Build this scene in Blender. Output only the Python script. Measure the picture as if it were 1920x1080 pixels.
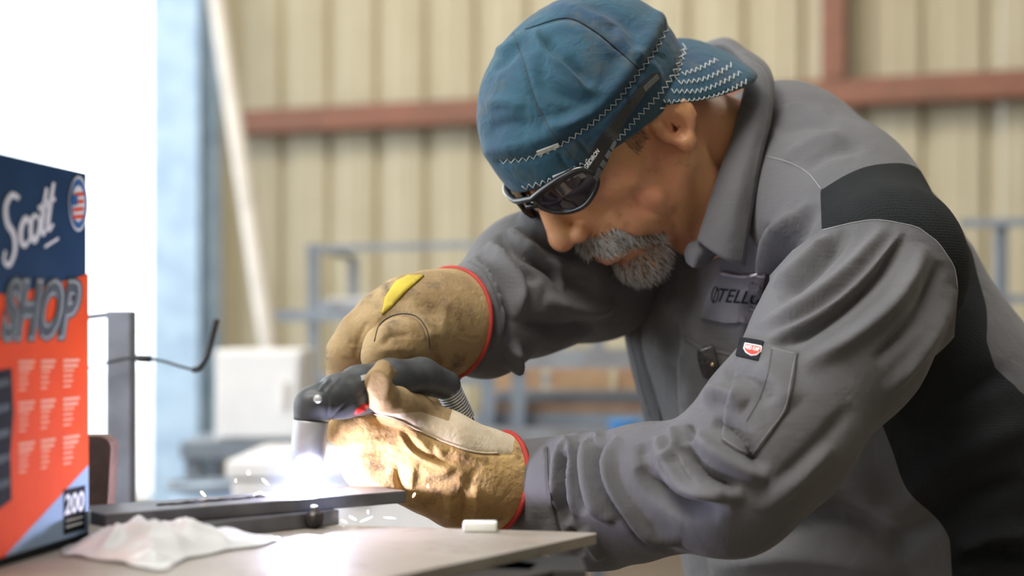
import bpy, bmesh, math, random
import numpy as np
from mathutils import Vector, Matrix, geometry
from mathutils.bvhtree import BVHTree

for o in list(bpy.data.objects):
    bpy.data.objects.remove(o, do_unlink=True)
scene = bpy.context.scene
COL = scene.collection
random.seed(7)
rng = np.random.default_rng(7)

# ------------------------------------------------------------------ camera
F = 2666.67            # focal length in pixels of a 1920 wide frame (50 mm lens)
CAMZ = 1.0547
HOR = 630.0            # image row of the horizon
cam_data = bpy.data.cameras.new('camera')
cam_data.lens = 50.0
cam_data.sensor_width = 36.0
cam_data.shift_y = (HOR - 540.0) / 1920.0
cam_data.clip_start = 0.05
cam_data.clip_end = 300
cam_data.dof.use_dof = True
cam_data.dof.focus_distance = 1.18
cam_data.dof.aperture_fstop = 3.2
cam = bpy.data.objects.new('camera', cam_data)
cam.location = (0, 0, CAMZ)
cam.rotation_euler = (math.pi / 2, 0, 0)
COL.objects.link(cam)
scene.camera = cam

# ------------------------------------------------------------------ world and exposure
world = bpy.data.worlds.new('world')
scene.world = world
world.use_nodes = True
wn = world.node_tree
bg = wn.nodes['Background']
bg.inputs['Color'].default_value = (0.86, 0.94, 1.0, 1)
bg.inputs['Strength'].default_value = 2.5
vs = scene.view_settings
vs.view_transform = 'Standard'
vs.look = 'None'
vs.gamma = 1.0
vs.use_curve_mapping = False
vs.exposure = 0.68


def area_light(name, loc, target, size, size_y, power, color):
    ld = bpy.data.lights.new(name, 'AREA')
    ld.shape = 'RECTANGLE'
    ld.size = size
    ld.size_y = size_y
    ld.energy = power
    ld.color = color
    o = bpy.data.objects.new(name, ld)
    o.location = loc
    d = Vector(target) - Vector(loc)
    o.rotation_euler = d.to_track_quat('-Z', 'Y').to_euler()
    COL.objects.link(o)
    return o


# high bay lamps of the shop hall, and an added wall wash
area_light('overhead_light', (-1.6, -0.8, 4.6), (0.2, 1.3, 1.1), 2.4, 1.2, 110, (1.0, 0.93, 0.82))
area_light('overhead_light', (2.6, 3.0, 5.2), (0.3, 1.6, 1.1), 2.0, 1.2, 55, (1.0, 0.90, 0.74))
area_light('overhead_light', (-0.9, 3.6, 4.9), (-0.4, 8.6, 1.6), 3.0, 1.2, 125, (1.0, 0.88, 0.68))  # wash light added to brighten the back wall

# ------------------------------------------------------------------ pixel <-> place helpers


def W(u, v, d):
    """The place that lies d metres in front of the lens behind pixel (u, v)."""
    return Vector(((u - 960.0) / F * d, d, CAMZ + (HOR - v) / F * d))


TABLE_Z = CAMZ - 0.140


def T(u, v, dz=0.0):
    """The point of the plane dz above the table top behind pixel (u, v)."""
    d = (CAMZ - TABLE_Z - dz) * F / (v - HOR)
    return W(u, v, d)


def proj(V):
    V = np.asarray(V, float)
    d = V[:, 1]
    return np.stack([960 + F * V[:, 0] / d, HOR - F * (V[:, 2] - CAMZ) / d, d], 1)


# ------------------------------------------------------------------ materials
MATS = {}


def mat(name, color, rough=0.6, metal=0.0, noise=None, bump=None, spec=0.5, emit=None, sss=0.0, wave=None,
        trans=0.0, ior=1.45, sheen=0.0, alpha=1.0, coat=0.0, bump2=None, stain=None):
    """noise=(scale, colour2, low, high)   bump=(scale, strength, distance)   wave=(scale, strength, axis-pair weave)"""
    if name in MATS:
        return MATS[name]
    m = bpy.data.materials.new(name)
    m.use_nodes = True
    nt = m.node_tree
    b = nt.nodes['Principled BSDF']
    b.inputs['Base Color'].default_value = (*color, 1)
    b.inputs['Roughness'].default_value = rough
    b.inputs['Metallic'].default_value = metal
    b.inputs['Specular IOR Level'].default_value = spec
    b.inputs['IOR'].default_value = ior
    b.inputs['Transmission Weight'].default_value = trans
    b.inputs['Sheen Weight'].default_value = sheen
    b.inputs['Coat Weight'].default_value = coat
    b.inputs['Alpha'].default_value = alpha
    if sss:
        b.inputs['Subsurface Weight'].default_value = sss
        b.inputs['Subsurface Radius'].default_value = (0.012, 0.005, 0.003)
        b.inputs['Subsurface Scale'].default_value = 0.6
    if emit:
        b.inputs['Emission Color'].default_value = (*emit[0], 1)
        b.inputs['Emission Strength'].default_value = emit[1]
    tc = nt.nodes.new('ShaderNodeTexCoord')
    if noise:
        n = nt.nodes.new('ShaderNodeTexNoise')
        n.inputs['Scale'].default_value = noise[0]
        n.inputs['Detail'].default_value = 5
        nt.links.new(tc.outputs['Object'], n.inputs['Vector'])
        r = nt.nodes.new('ShaderNodeMapRange')
        r.inputs['From Min'].default_value = noise[2]
        r.inputs['From Max'].default_value = noise[3]
        nt.links.new(n.outputs['Fac'], r.inputs['Value'])
        mx = nt.nodes.new('ShaderNodeMix')
        mx.data_type = 'RGBA'
        mx.inputs[6].default_value = (*color, 1)
        mx.inputs[7].default_value = (*noise[1], 1)
        nt.links.new(r.outputs['Result'], mx.inputs[0])
        nt.links.new(mx.outputs[2], b.inputs['Base Color'])
    last = None
    if bump:
        n = nt.nodes.new('ShaderNodeTexNoise')
        n.inputs['Scale'].default_value = bump[0]
        n.inputs['Detail'].default_value = 4
        nt.links.new(tc.outputs['Object'], n.inputs['Vector'])
        bn = nt.nodes.new('ShaderNodeBump')
        bn.inputs['Strength'].default_value = bump[1]
        bn.inputs['Distance'].default_value = bump[2]
        nt.links.new(n.outputs['Fac'], bn.inputs['Height'])
        last = bn
    if bump2:
        n = nt.nodes.new('ShaderNodeTexNoise')
        n.inputs['Scale'].default_value = bump2[0]
        n.inputs['Detail'].default_value = 3
        n.inputs['Distortion'].default_value = 0.6
        nt.links.new(tc.outputs['Object'], n.inputs['Vector'])
        bn = nt.nodes.new('ShaderNodeBump')
        bn.inputs['Strength'].default_value = bump2[1]
        bn.inputs['Distance'].default_value = bump2[2]
        nt.links.new(n.outputs['Fac'], bn.inputs['Height'])
        if last:
            nt.links.new(last.outputs['Normal'], bn.inputs['Normal'])
        last = bn
    if stain:                                   # dirt with its own shape: (scale, colour, low, high)
        n = nt.nodes.new('ShaderNodeTexNoise')
        n.inputs['Scale'].default_value = stain[0]
        n.inputs['Detail'].default_value = 6
        n.inputs['Roughness'].default_value = 0.65
        nt.links.new(tc.outputs['Object'], n.inputs['Vector'])
        r = nt.nodes.new('ShaderNodeMapRange')
        r.inputs['From Min'].default_value = stain[2]
        r.inputs['From Max'].default_value = stain[3]
        nt.links.new(n.outputs['Fac'], r.inputs['Value'])
        mx2 = nt.nodes.new('ShaderNodeMix')
        mx2.data_type = 'RGBA'
        mx2.inputs[7].default_value = (*stain[1], 1)
        nt.links.new(r.outputs['Result'], mx2.inputs[0])
        nt.links.new(mx.outputs[2], mx2.inputs[6])
        nt.links.new(mx2.outputs[2], b.inputs['Base Color'])
    if wave:
        for ax in ('X', 'Z'):
            wv = nt.nodes.new('ShaderNodeTexWave')
            wv.bands_direction = ax
            wv.inputs['Scale'].default_value = wave[0]
            wv.inputs['Distortion'].default_value = 0.6
            nt.links.new(tc.outputs['Object'], wv.inputs['Vector'])
            bn = nt.nodes.new('ShaderNodeBump')
            bn.inputs['Strength'].default_value = wave[1]
            bn.inputs['Distance'].default_value = 0.0006
            nt.links.new(wv.outputs['Fac'], bn.inputs['Height'])
            if last:
                nt.links.new(last.outputs['Normal'], bn.inputs['Normal'])
            last = bn
    if last:
        nt.links.new(last.outputs['Normal'], b.inputs['Normal'])
    MATS[name] = m
    return m


# ------------------------------------------------------------------ object helpers


def link(name, me, material=None, parent=None, smooth=True):
    if material is not None:
        me.materials.append(material)
    if smooth and len(me.polygons):
        me.polygons.foreach_set('use_smooth', np.ones(len(me.polygons), bool))
    o = bpy.data.objects.new(name, me)
    COL.objects.link(o)
    if parent is not None:
        o.parent = parent
        o.matrix_parent_inverse = parent.matrix_world.inverted()
    return o


def mesh_obj(name, V, Fc, material=None, parent=None, smooth=True):
    me = bpy.data.meshes.new(name)
    me.from_pydata([tuple(map(float, v)) for v in V], [], [tuple(int(i) for i in f) for f in Fc])
    me.update()
    return link(name, me, material, parent, smooth)


def tag(o, label=None, cat=None, group=None, kind=None):
    if label:
        o['label'] = label
    if cat:
        o['category'] = cat
    if group:
        o['group'] = group
    if kind:
        o['kind'] = kind
    return o


def empty(name, loc=(0, 0, 0)):
    o = bpy.data.objects.new(name, None)
    o.empty_display_size = 0.05
    o.location = loc
    COL.objects.link(o)
    o.matrix_world = Matrix.Translation(Vector(loc))
    return o


def bm_obj(name, bm, material=None, parent=None, smooth=False):
    me = bpy.data.meshes.new(name)
    bm.normal_update()
    bm.to_mesh(me)
    bm.free()
    return link(name, me, material, parent, smooth)


def box_bm(bm, c, s, rot=None, bevel=0.0):
    r = bmesh.ops.create_cube(bm, size=1.0)
    vs_ = r['verts']
    for v in vs_:
        v.co = Vector((v.co.x * s[0], v.co.y * s[1], v.co.z * s[2]))
    if bevel:
        es = list({e for v in vs_ for e in v.link_edges})
        rb = bmesh.ops.bevel(bm, geom=es, offset=bevel, segments=2, affect='EDGES', profile=0.6)
        vs_ = list(set(rb['verts']) | {v for v in vs_ if v.is_valid})
    M = Matrix.Translation(Vector(c))
    if rot is not None:
        M = M @ (rot.to_4x4() if isinstance(rot, Matrix) else rot)
    for v in vs_:
        v.co = M @ v.co
    return vs_


def box(name, c, s, material, parent=None, rot=None, bevel=0.0, smooth=False):
    bm = bmesh.new()
    box_bm(bm, c, s, rot, bevel)
    return bm_obj(name, bm, material, parent, smooth)


def frame_of(d):
    d = Vector(d).normalized()
    a = Vector((0, 0, 1)) if abs(d.z) < 0.9 else Vector((1, 0, 0))
    x = d.cross(a).normalized()
    y = d.cross(x).normalized()
    return x, y


def tube_data(pts, rad, n=8, cap=True, closed=False):
    pts = [Vector(p) for p in pts]
    k = len(pts)
    if not hasattr(rad, '__len__'):
        rad = [rad] * k
    V = []
    Fc = []
    x = None
    for i, p in enumerate(pts):
        if closed:
            t = pts[(i + 1) % k] - pts[i - 1]
        else:
            t = pts[min(i + 1, k - 1)] - pts[max(i - 1, 0)]
        t = t.normalized() if t.length > 1e-9 else Vector((0, 0, 1))
        if x is None:
            x, y = frame_of(t)
        else:
            x = (x - t * x.dot(t))
            x = x.normalized() if x.length > 1e-6 else frame_of(t)[0]
        y = t.cross(x)
        for j in range(n):
            a = 2 * math.pi * j / n
            V.append(p + (x * math.cos(a) + y * math.sin(a)) * rad[i])
    m = k if closed else k - 1
    for i in range(m):
        for j in range(n):
            a = i * n + j
            b = i * n + (j + 1) % n
            i2 = (i + 1) % k
            Fc.append((a, b, i2 * n + (j + 1) % n, i2 * n + j))
    if cap and not closed:
        Fc.append(tuple(reversed(range(n))))
        Fc.append(tuple((k - 1) * n + j for j in range(n)))
    return V, Fc


def tube(name, pts, rad, material, parent=None, n=8, closed=False):
    V, Fc = tube_data(pts, rad, n, True, closed)
    return mesh_obj(name, V, Fc, material, parent, True)


def merge(parts):
    V = []
    Fc = []
    for v, f in parts:
        b = len(V)
        V.extend(v)
        Fc.extend([tuple(i + b for i in q) for q in f])
    return V, Fc


def spline(pts, n=8):
    """Catmull-Rom through the points (any dimension)."""
    P = np.asarray(pts, float)
    P = np.vstack([2 * P[0] - P[1], P, 2 * P[-1] - P[-2]])
    out = []
    for i in range(1, len(P) - 2):
        for t in np.linspace(0, 1, n, endpoint=False):
            a, b, c, d = P[i - 1:i + 3]
            out.append(0.5 * (2 * b + (c - a) * t + (2 * a - 5 * b + 4 * c - d) * t * t + (3 * b - a - 3 * c + d) * t ** 3))
    out.append(P[-2])
    return np.array(out)


# ------------------------------------------------------------------ implicit surfaces
class Grid:
    def __init__(self, lo, hi, h):
        self.lo = np.array(lo, float)
        self.h = h
        self.n = np.ceil((np.array(hi, float) - self.lo) / h).astype(int) + 1
        self.f = np.full(self.n, 1.0, np.float32)
        self.ax = [(self.lo[i] + h * np.arange(self.n[i])).astype(np.float32) for i in range(3)]

    def window(self, lo, hi):
        s = []
        for i in range(3):
            a = max(0, int(math.floor((lo[i] - self.lo[i]) / self.h)))
            b = min(self.n[i], int(math.ceil((hi[i] - self.lo[i]) / self.h)) + 1)
            if a >= b:
                return None, None
            s.append(slice(a, b))
        s = tuple(s)
        P = np.stack(np.meshgrid(*[self.ax[i][s[i]] for i in range(3)], indexing='ij'), -1)
        return s, P

    def op(self, fn, lo, hi, k=0.0, mode='add'):
        pad = k + 3 * self.h + 0.012 * (self.h / 0.002)
        s, P = self.window(np.array(lo) - pad, np.array(hi) + pad)
        if s is None:
            return
        d = fn(P).astype(np.float32)
        f = self.f[s]
        if mode == 'add':
            if k > 0:
                t = np.clip(0.5 + 0.5 * (f - d) / k, 0, 1)
                r = f * (1 - t) + d * t - k * t * (1 - t)
            else:
                r = np.minimum(f, d)
        elif mode == 'sub':
            if k > 0:
                t = np.clip(0.5 - 0.5 * (f + d) / k, 0, 1)
                r = f * (1 - t) - d * t + k * t * (1 - t)
            else:
                r = np.maximum(f, -d)
        else:
            if k > 0:
                t = np.clip(0.5 - 0.5 * (f - d) / k, 0, 1)
                r = f * (1 - t) + d * t + k * t * (1 - t)
            else:
                r = np.maximum(f, d)
        self.f[s] = r

    def cone(self, a, b, ra, rb=None, k=0.0, axis=None, scale=1.0, mode='add'):
        """round cone; axis and scale stretch the section along one direction"""
        rb = ra if rb is None else rb
        a = np.array(a, np.float32)
        b = np.array(b, np.float32)
        m = max(ra, rb) * max(1.0, scale)
        if axis is not None:
            ax = np.array(axis, np.float32)
            ax = ax / np.linalg.norm(ax)

        def fn(P):
            Q = P - a
            ab = b - a
            if axis is not None:
                q = Q @ ax
                Q = Q + (1.0 / scale - 1.0) * q[..., None] * ax
                ab = ab + (1.0 / scale - 1.0) * (ab @ ax) * ax
            L = float(ab @ ab) + 1e-12
            t = np.clip((Q @ ab) / L, 0, 1)
            r = ra + (rb - ra) * t
            return np.sqrt(((Q - t[..., None] * ab) ** 2).sum(-1)) - r
        self.op(fn, np.minimum(a, b) - m, np.maximum(a, b) + m, k, mode)

    def chain(self, pts, rad, k=0.0, axis=None, scale=1.0, mode='add'):
        for i in range(len(pts) - 1):
            self.cone(pts[i], pts[i + 1], rad[i], rad[i + 1], k, axis, scale, mode)

    def ell(self, c, r, R=None, k=0.0, mode='add'):
        c = np.array(c, np.float32)
        r = np.array(r, np.float32)
        M = np.eye(3, dtype=np.float32) if R is None else np.array(R, np.float32)

        def fn(P):
            Q = (P - c) @ M          # columns of M are the ellipsoid axes
            k0 = np.sqrt(((Q / r) ** 2).sum(-1))
            k1 = np.sqrt(((Q / (r * r)) ** 2).sum(-1)) + 1e-9
            return k0 * (k0 - 1.0) / k1
        m = float(r.max())
        self.op(fn, c - m, c + m, k, mode)

    def rbox(self, c, half, rad, R=None, k=0.0, mode='add'):
        c = np.array(c, np.float32)
        hf = np.array(half, np.float32) - rad
        M = np.eye(3, dtype=np.float32) if R is None else np.array(R, np.float32)

        def fn(P):
            Q = np.abs((P - c) @ M) - hf
            return np.sqrt((np.maximum(Q, 0) ** 2).sum(-1)) + np.minimum(Q.max(-1), 0) - rad
        m = float(np.linalg.norm(half))
        self.op(fn, c - m, c + m, k, mode)

    def plane(self, p, nrm, k=0.0):
        """keep the side opposite to the normal"""
        p = np.array(p, np.float32)
        nrm = np.array(nrm, np.float32)
        nrm = nrm / np.linalg.norm(nrm)
        self.op(lambda P: (P - p) @ nrm, self.lo, self.lo + self.h * self.n, k, 'int')

    def mesh(self):
        f = self.f
        # close the surface at the border of the grid
        for ax in range(3):
            for e in (0, -1):
                sl = [slice(None)] * 3
                sl[ax] = e
                f[tuple(sl)] = np.maximum(f[tuple(sl)], self.h * 0.3)
        neg = f < 0
        nx, ny, nz = f.shape
        c = np.zeros((nx - 1, ny - 1, nz - 1), np.int8)
        for i in (0, 1):
            for j in (0, 1):
                for k in (0, 1):
                    c += neg[i:nx - 1 + i, j:ny - 1 + j, k:nz - 1 + k]
        act = (c > 0) & (c < 8)
        ids = np.argwhere(act)
        num = -np.ones(act.shape, np.int64)
        num[act] = np.arange(len(ids))
        acc = np.zeros((len(ids), 3))
        cnt = np.zeros(len(ids))
        I, J, K = ids.T
        for ax in range(3):
            o1, o2 = [a for a in range(3) if a != ax]
            for p in (0, 1):
                for q in (0, 1):
                    d0 = np.zeros(3, int)
                    d0[o1] = p
                    d0[o2] = q
                    d1 = d0.copy()
                    d1[ax] = 1
                    f0 = f[I + d0[0], J + d0[1], K + d0[2]].astype(float)
                    f1 = f[I + d1[0], J + d1[1], K + d1[2]].astype(float)
                    m = (f0 < 0) != (f1 < 0)
                    t = np.where(m, f0 / np.where(np.abs(f0 - f1) < 1e-12, 1, f0 - f1), 0)
                    pos = np.tile(d0.astype(float), (len(ids), 1))
                    pos[:, ax] += t
                    acc[m] += pos[m]
                    cnt[m] += 1
        V = self.lo + self.h * (ids + acc / np.maximum(cnt, 1)[:, None])
        quads = []
        for ax in range(3):
            o1, o2 = [(1, 2), (2, 0), (0, 1)][ax]
            sl0 = [slice(None)] * 3
            sl1 = [slice(None)] * 3
            sl0[ax] = slice(0, -1)
            sl1[ax] = slice(1, None)
            for o in (o1, o2):
                sl0[o] = slice(1, -1)
                sl1[o] = slice(1, -1)
            a = neg[tuple(sl0)]
            b = neg[tuple(sl1)]
            off = np.zeros(3, int)
            off[o1] = 1
            off[o2] = 1
            for flip, msk in ((False, a & ~b), (True, ~a & b)):
                e = np.argwhere(msk) + off
                if not len(e):
                    continue
                cs = []
                for (p, q) in ((-1, -1), (0, -1), (0, 0), (-1, 0)):
                    g = e.copy()
                    g[:, o1] += p
                    g[:, o2] += q
                    cs.append(num[g[:, 0], g[:, 1], g[:, 2]])
                qd = np.stack(cs, 1)
                if flip:
                    qd = qd[:, ::-1]
                quads.append(qd)
        return V, np.concatenate(quads)


def largest(V, Q):
    """drop stray islands"""
    n = len(V)
    lab = np.arange(n)
    e = np.concatenate([Q[:, [0, 1]], Q[:, [1, 2]], Q[:, [2, 3]], Q[:, [3, 0]]])
    while True:
        m = np.minimum(lab[e[:, 0]], lab[e[:, 1]])
        new = lab.copy()
        np.minimum.at(new, e[:, 0], m)
        np.minimum.at(new, e[:, 1], m)
        new = new[new]
        if (new == lab).all():
            break
        lab = new
    u, c = np.unique(lab, return_counts=True)
    keep = lab == u[c.argmax()]
    idx = -np.ones(n, int)
    idx[keep] = np.arange(keep.sum())
    return V[keep], idx[Q[keep[Q[:, 0]]]]


def smooth(V, Q, it=2, lam=0.5):
    e = np.concatenate([Q[:, [0, 1]], Q[:, [1, 2]], Q[:, [2, 3]], Q[:, [3, 0]]])
    e = np.concatenate([e, e[:, ::-1]])
    deg = np.bincount(e[:, 0], minlength=len(V))[:, None]
    for i in range(it):
        for l in (lam, -lam * 1.03):
            A = np.stack([np.bincount(e[:, 0], V[e[:, 1], k], len(V)) for k in range(3)], 1) / np.maximum(deg, 1)
            V = V + l * (A - V)
    return V


def normals(V, Q):
    n = np.cross(V[Q[:, 2]] - V[Q[:, 0]], V[Q[:, 3]] - V[Q[:, 1]])
    N = np.zeros_like(V)
    for k in range(4):
        for a in range(3):
            N[:, a] += np.bincount(Q[:, k], n[:, a], len(V))
    return N / np.maximum(np.linalg.norm(N, axis=1, keepdims=True), 1e-12)


def seg_dist(uv, pts):
    """distance to a polyline and the running parameter 0..1 along it"""
    pts = np.asarray(pts, float)
    L = np.linalg.norm(np.diff(pts, axis=0), axis=1)
    cum = np.concatenate([[0], np.cumsum(L)])
    best = np.full(len(uv), 1e9)
    par = np.zeros(len(uv))
    side = np.zeros(len(uv))
    for i in range(len(pts) - 1):
        a = pts[i]
        ab = pts[i + 1] - a
        q = uv - a
        t = np.clip((q @ ab) / (ab @ ab + 1e-12), 0, 1)
        d = np.linalg.norm(q - t[:, None] * ab, axis=1)
        m = d < best
        best[m] = d[m]
        par[m] = (cum[i] + t[m] * L[i]) / cum[-1]
        side[m] = np.sign(ab[0] * q[m, 1] - ab[1] * q[m, 0])
    return best, par, side


def sculpt(V, Q, strokes, dmax=None, facing=0.15):
    """strokes = (points, width in px, height in mm[, mode]); cloth folds pushed in or out along the surface normal"""
    V = V.copy()
    N = normals(V, Q)
    uvd = proj(V)
    view = V - np.array([0, 0, CAMZ])
    view /= np.linalg.norm(view, axis=1, keepdims=True)
    fac = np.clip((-(N * view).sum(1) + facing) / 0.3, 0, 1)
    if dmax is not None:
        fac = fac * (uvd[:, 2] < dmax)
    for st in strokes:
        pts, w, h = st[:3]
        mode = st[3] if len(st) > 3 else 'g'
        pts = spline(pts, 6) if len(pts) > 2 else np.array(pts, float)
        lo = pts.min(0) - 4 * w
        hi = pts.max(0) + 4 * w
        m = (fac > 0) & (uvd[:, 0] > lo[0]) & (uvd[:, 0] < hi[0]) & (uvd[:, 1] > lo[1]) & (uvd[:, 1] < hi[1])
        if not m.any():
            continue
        d, t, sd = seg_dist(uvd[m, :2], pts)
        x = d / w
        taper = np.clip(np.minimum(t, 1 - t) / 0.22, 0, 1) ** 0.7
        if mode == 'g':
            a = np.exp(-x * x)
        elif mode == 's':                       # ridge with one sharp side (cloth folding over)
            xs = x * sd
            a = np.where(xs > 0, np.exp(-(xs * 2.6) ** 2), np.exp(-xs * xs * 0.8)) - 0.55 * np.exp(-((xs - 0.85) * 2.2) ** 2)
        elif mode == 'S':
            xs = -x * sd
            a = np.where(xs > 0, np.exp(-(xs * 2.6) ** 2), np.exp(-xs * xs * 0.8)) - 0.55 * np.exp(-((xs - 0.85) * 2.2) ** 2)
        elif mode == 'n':                       # no taper
            a = np.exp(-x * x)
            taper = 1.0
        V[m] += N[m] * (a * taper * fac[m] * h * 0.001)[:, None]
    return V


def amp(k, strokes):
    return [(s[0], s[1], s[2] * k) + tuple(s[3:]) for s in strokes]


def fnoise(V, scale, seed=0, octaves=3):
    """cheap smooth value noise by summed sines"""
    r = np.random.default_rng(seed)
    out = np.zeros(len(V))
    amp = 1.0
    for o in range(octaves):
        for k in range(5):
            d = r.normal(size=3)
            d /= np.linalg.norm(d)
            out += amp * np.sin(V @ d * scale * (0.7 + 0.6 * r.random()) + r.random() * 6.28) / 5
        scale *= 2.0
        amp *= 0.5
    return out


def clip_mesh(V, Q, s):
    """split a mesh along the zero line of a value per vertex: returns (inside s<0, outside)"""
    res = []
    for sg in (1, -1):
        sv = s * sg
        ins = sv < 0
        nv = []
        idx = {}
        faces = []
        ed = {}

        def gv(i):
            if i not in idx:
                idx[i] = len(nv)
                nv.append(V[i])
            return idx[i]

        def ge(i, j):
            key = (i, j) if i < j else (j, i)
            if key not in ed:
                t = sv[i] / (sv[i] - sv[j])
                ed[key] = len(nv)
                nv.append(V[i] + (V[j] - V[i]) * t)
            return ed[key]
        allin = ins[Q].all(1)
        anyin = ins[Q].any(1)
        for q in Q[allin]:
            faces.append([gv(i) for i in q])
        for q in Q[anyin & ~allin]:
            p = []
            m = len(q)
            for a in range(m):
                i, j = q[a], q[(a + 1) % m]
                if ins[i]:
                    p.append(gv(i))
                if ins[i] != ins[j]:
                    p.append(ge(i, j))
            if len(p) >= 3:
                faces.append(p)
        res.append((np.array(nv), faces))
    return res


def poly_sd(uv, poly):
    """signed distance in px to a closed polygon, negative inside"""
    poly = np.asarray(poly, float)
    d, _, _ = seg_dist(uv, np.vstack([poly, poly[:1]]))
    x, y = uv[:, 0], uv[:, 1]
    ins = np.zeros(len(uv), bool)
    j = len(poly) - 1
    for i in range(len(poly)):
        xi, yi = poly[i]
        xj, yj = poly[j]
        c = ((yi > y) != (yj > y)) & (x < (xj - xi) * (y - yi) / ((yj - yi) if yj != yi else 1e-9) + xi)
        ins ^= c
        j = i
    return np.where(ins, -d, d)


class Surf:
    """a finished mesh that seams, pockets and prints can be laid on"""

    def __init__(self, V, Fc):
        self.t = BVHTree.FromPolygons([tuple(v) for v in V], [tuple(int(i) for i in f) for f in Fc])

    def hit(self, u, v, off=0.0):
        o = Vector((0, 0, CAMZ))
        d = (W(u, v, 1.0) - o).normalized()
        p, n, i, t = self.t.ray_cast(o, d)
        if p is None:
            return None, None
        if n.dot(d) > 0:
            n = -n
        return p + n * off, n

    def line(self, pts, off=0.0, step=6.0, smooth_=True):
        P = spline(pts, 8) if (smooth_ and len(pts) > 2) else np.array(pts, float)
        L = np.concatenate([[0], np.cumsum(np.linalg.norm(np.diff(P, axis=0), axis=1))])
        n = max(2, int(L[-1] / step))
        out = []
        for s in np.linspace(0, L[-1], n):
            u = np.interp(s, L, P[:, 0])
            v = np.interp(s, L, P[:, 1])
            p, nn = self.hit(u, v, off)
            if p is not None and (not out or (p - out[-1]).length < 0.05):
                out.append(p)
        return out

    def patch(self, poly, off, thick, step=8.0):
        """a piece of cloth cut to a pixel outline and laid on the surface, with its own thickness"""
        poly = np.asarray(poly, float)
        out = []
        m = len(poly)
        for i in range(m):
            a, b = poly[i], poly[(i + 1) % m]
            k = max(1, int(np.linalg.norm(b - a) / step))
            for t in np.linspace(0, 1, k, endpoint=False):
                out.append(a + (b - a) * t)
        nb = len(out)
        lo, hi = poly.min(0), poly.max(0)
        gx, gy = np.meshgrid(np.arange(lo[0], hi[0], step), np.arange(lo[1], hi[1], step))
        g = np.stack([gx.ravel(), gy.ravel()], 1)
        g = g[poly_sd(g, poly) < -step * 0.45]
        pts = [Vector(p) for p in out] + [Vector(p) for p in g]
        r = geometry.delaunay_2d_cdt(pts, [], [list(range(nb))], 1, 1e-6)
        vv, ff = r[0], r[2]
        top = []
        bot = []
        ok = []
        for p in vv:
            q, n = self.hit(p.x, p.y, 0.0)
            ok.append(q is not None)
            if q is None:
                q = Vector((0, 0, 0))
                n = Vector((0, -1, 0))
            top.append(q + n * (off + thick))
            bot.append(q + n * (off - 0.001))
        b = len(top)
        faces = []
        cnt = {}
        for f in ff:
            if not all(ok[i] for i in f):
                continue
            n = (top[f[1]] - top[f[0]]).cross(top[f[2]] - top[f[0]])
            if n.y > 0:
                f = f[::-1]
            faces.append(tuple(f))
            for i in range(len(f)):
                e = (f[i], f[(i + 1) % len(f)])
                cnt[e] = 1
        for e in list(cnt):
            if (e[1], e[0]) not in cnt:
                faces.append((e[1], e[0], e[0] + b, e[1] + b))
        return top + bot, faces


def text_tris(s, size, shear=0.0, bold=0.0, align='CENTER'):
    """flat outline of written words: vertices (x, y) and faces"""
    cu = bpy.data.curves.new('lettering', 'FONT')
    cu.body = s
    cu.size = size
    cu.shear = shear
    cu.offset = bold
    cu.align_x = align
    cu.align_y = 'CENTER'
    cu.resolution_u = 3
    o = bpy.data.objects.new('lettering', cu)
    COL.objects.link(o)
    dg = bpy.context.evaluated_depsgraph_get()
    me = bpy.data.meshes.new_from_object(o.evaluated_get(dg))
    V = [(v.co.x, v.co.y) for v in me.vertices]
    Fc = [tuple(p.vertices) for p in me.polygons]
    bpy.data.objects.remove(o, do_unlink=True)
    bpy.data.curves.remove(cu)
    bpy.data.meshes.remove(me)
    return V, Fc


def writing(name, s, size, place, material, parent, shear=0.0, bold=0.0, thick=0.0006):
    """lettering as thin raised print; place(x, y) gives the point and normal"""
    V, Fc = text_tris(s, size, shear, bold)
    P = []
    keep = []
    for x, y in V:
        p, n = place(x, y)
        keep.append(p is not None)
        P.append(p + n * thick if p is not None else Vector())
    Fc = [f for f in Fc if all(keep[i] for i in f)]
    if Fc:
        return mesh_obj(name, P, Fc, material, parent, False)

# ================================================================== THE SETTING
M_conc = mat('concrete_floor', (0.19, 0.15, 0.12), 0.75, noise=(1.5, (0.13, 0.10, 0.08), 0.35, 0.7), bump=(60, 0.2, 0.002))
M_wallp = mat('beige_wall_sheet', (0.44, 0.395, 0.29), 0.55, noise=(2.0, (0.38, 0.335, 0.23), 0.35, 0.75))
M_red = mat('red_oxide_steel', (0.22, 0.09, 0.055), 0.6, noise=(5, (0.16, 0.07, 0.045), 0.35, 0.7))
M_bluegrey = mat('glare_blue_steel', (0.42, 0.56, 0.72), 0.5, noise=(6, (0.30, 0.42, 0.58), 0.4, 0.7))  # pale blue is door glare put into the steel's colour
M_pale = mat('pale_steel', (0.66, 0.63, 0.60), 0.5, noise=(6, (0.55, 0.52, 0.50), 0.4, 0.7))
M_rack = mat('grey_rack_steel', (0.20, 0.23, 0.27), 0.5, noise=(9, (0.14, 0.16, 0.20), 0.4, 0.7))
M_stock = mat('mill_steel_stock', (0.36, 0.38, 0.42), 0.4, 0.5, noise=(12, (0.28, 0.27, 0.28), 0.4, 0.7))
M_stockr = mat('rusty_steel_stock', (0.34, 0.22, 0.15), 0.7, 0.2, noise=(12, (0.24, 0.14, 0.10), 0.4, 0.7))
M_whitep = mat('white_enamel', (0.80, 0.79, 0.80), 0.5, noise=(8, (0.70, 0.68, 0.70), 0.4, 0.8))
M_yard = mat('pale_yard_ground', (0.75, 0.73, 0.70), 0.9, noise=(0.8, (0.66, 0.64, 0.60), 0.4, 0.7))
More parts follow.
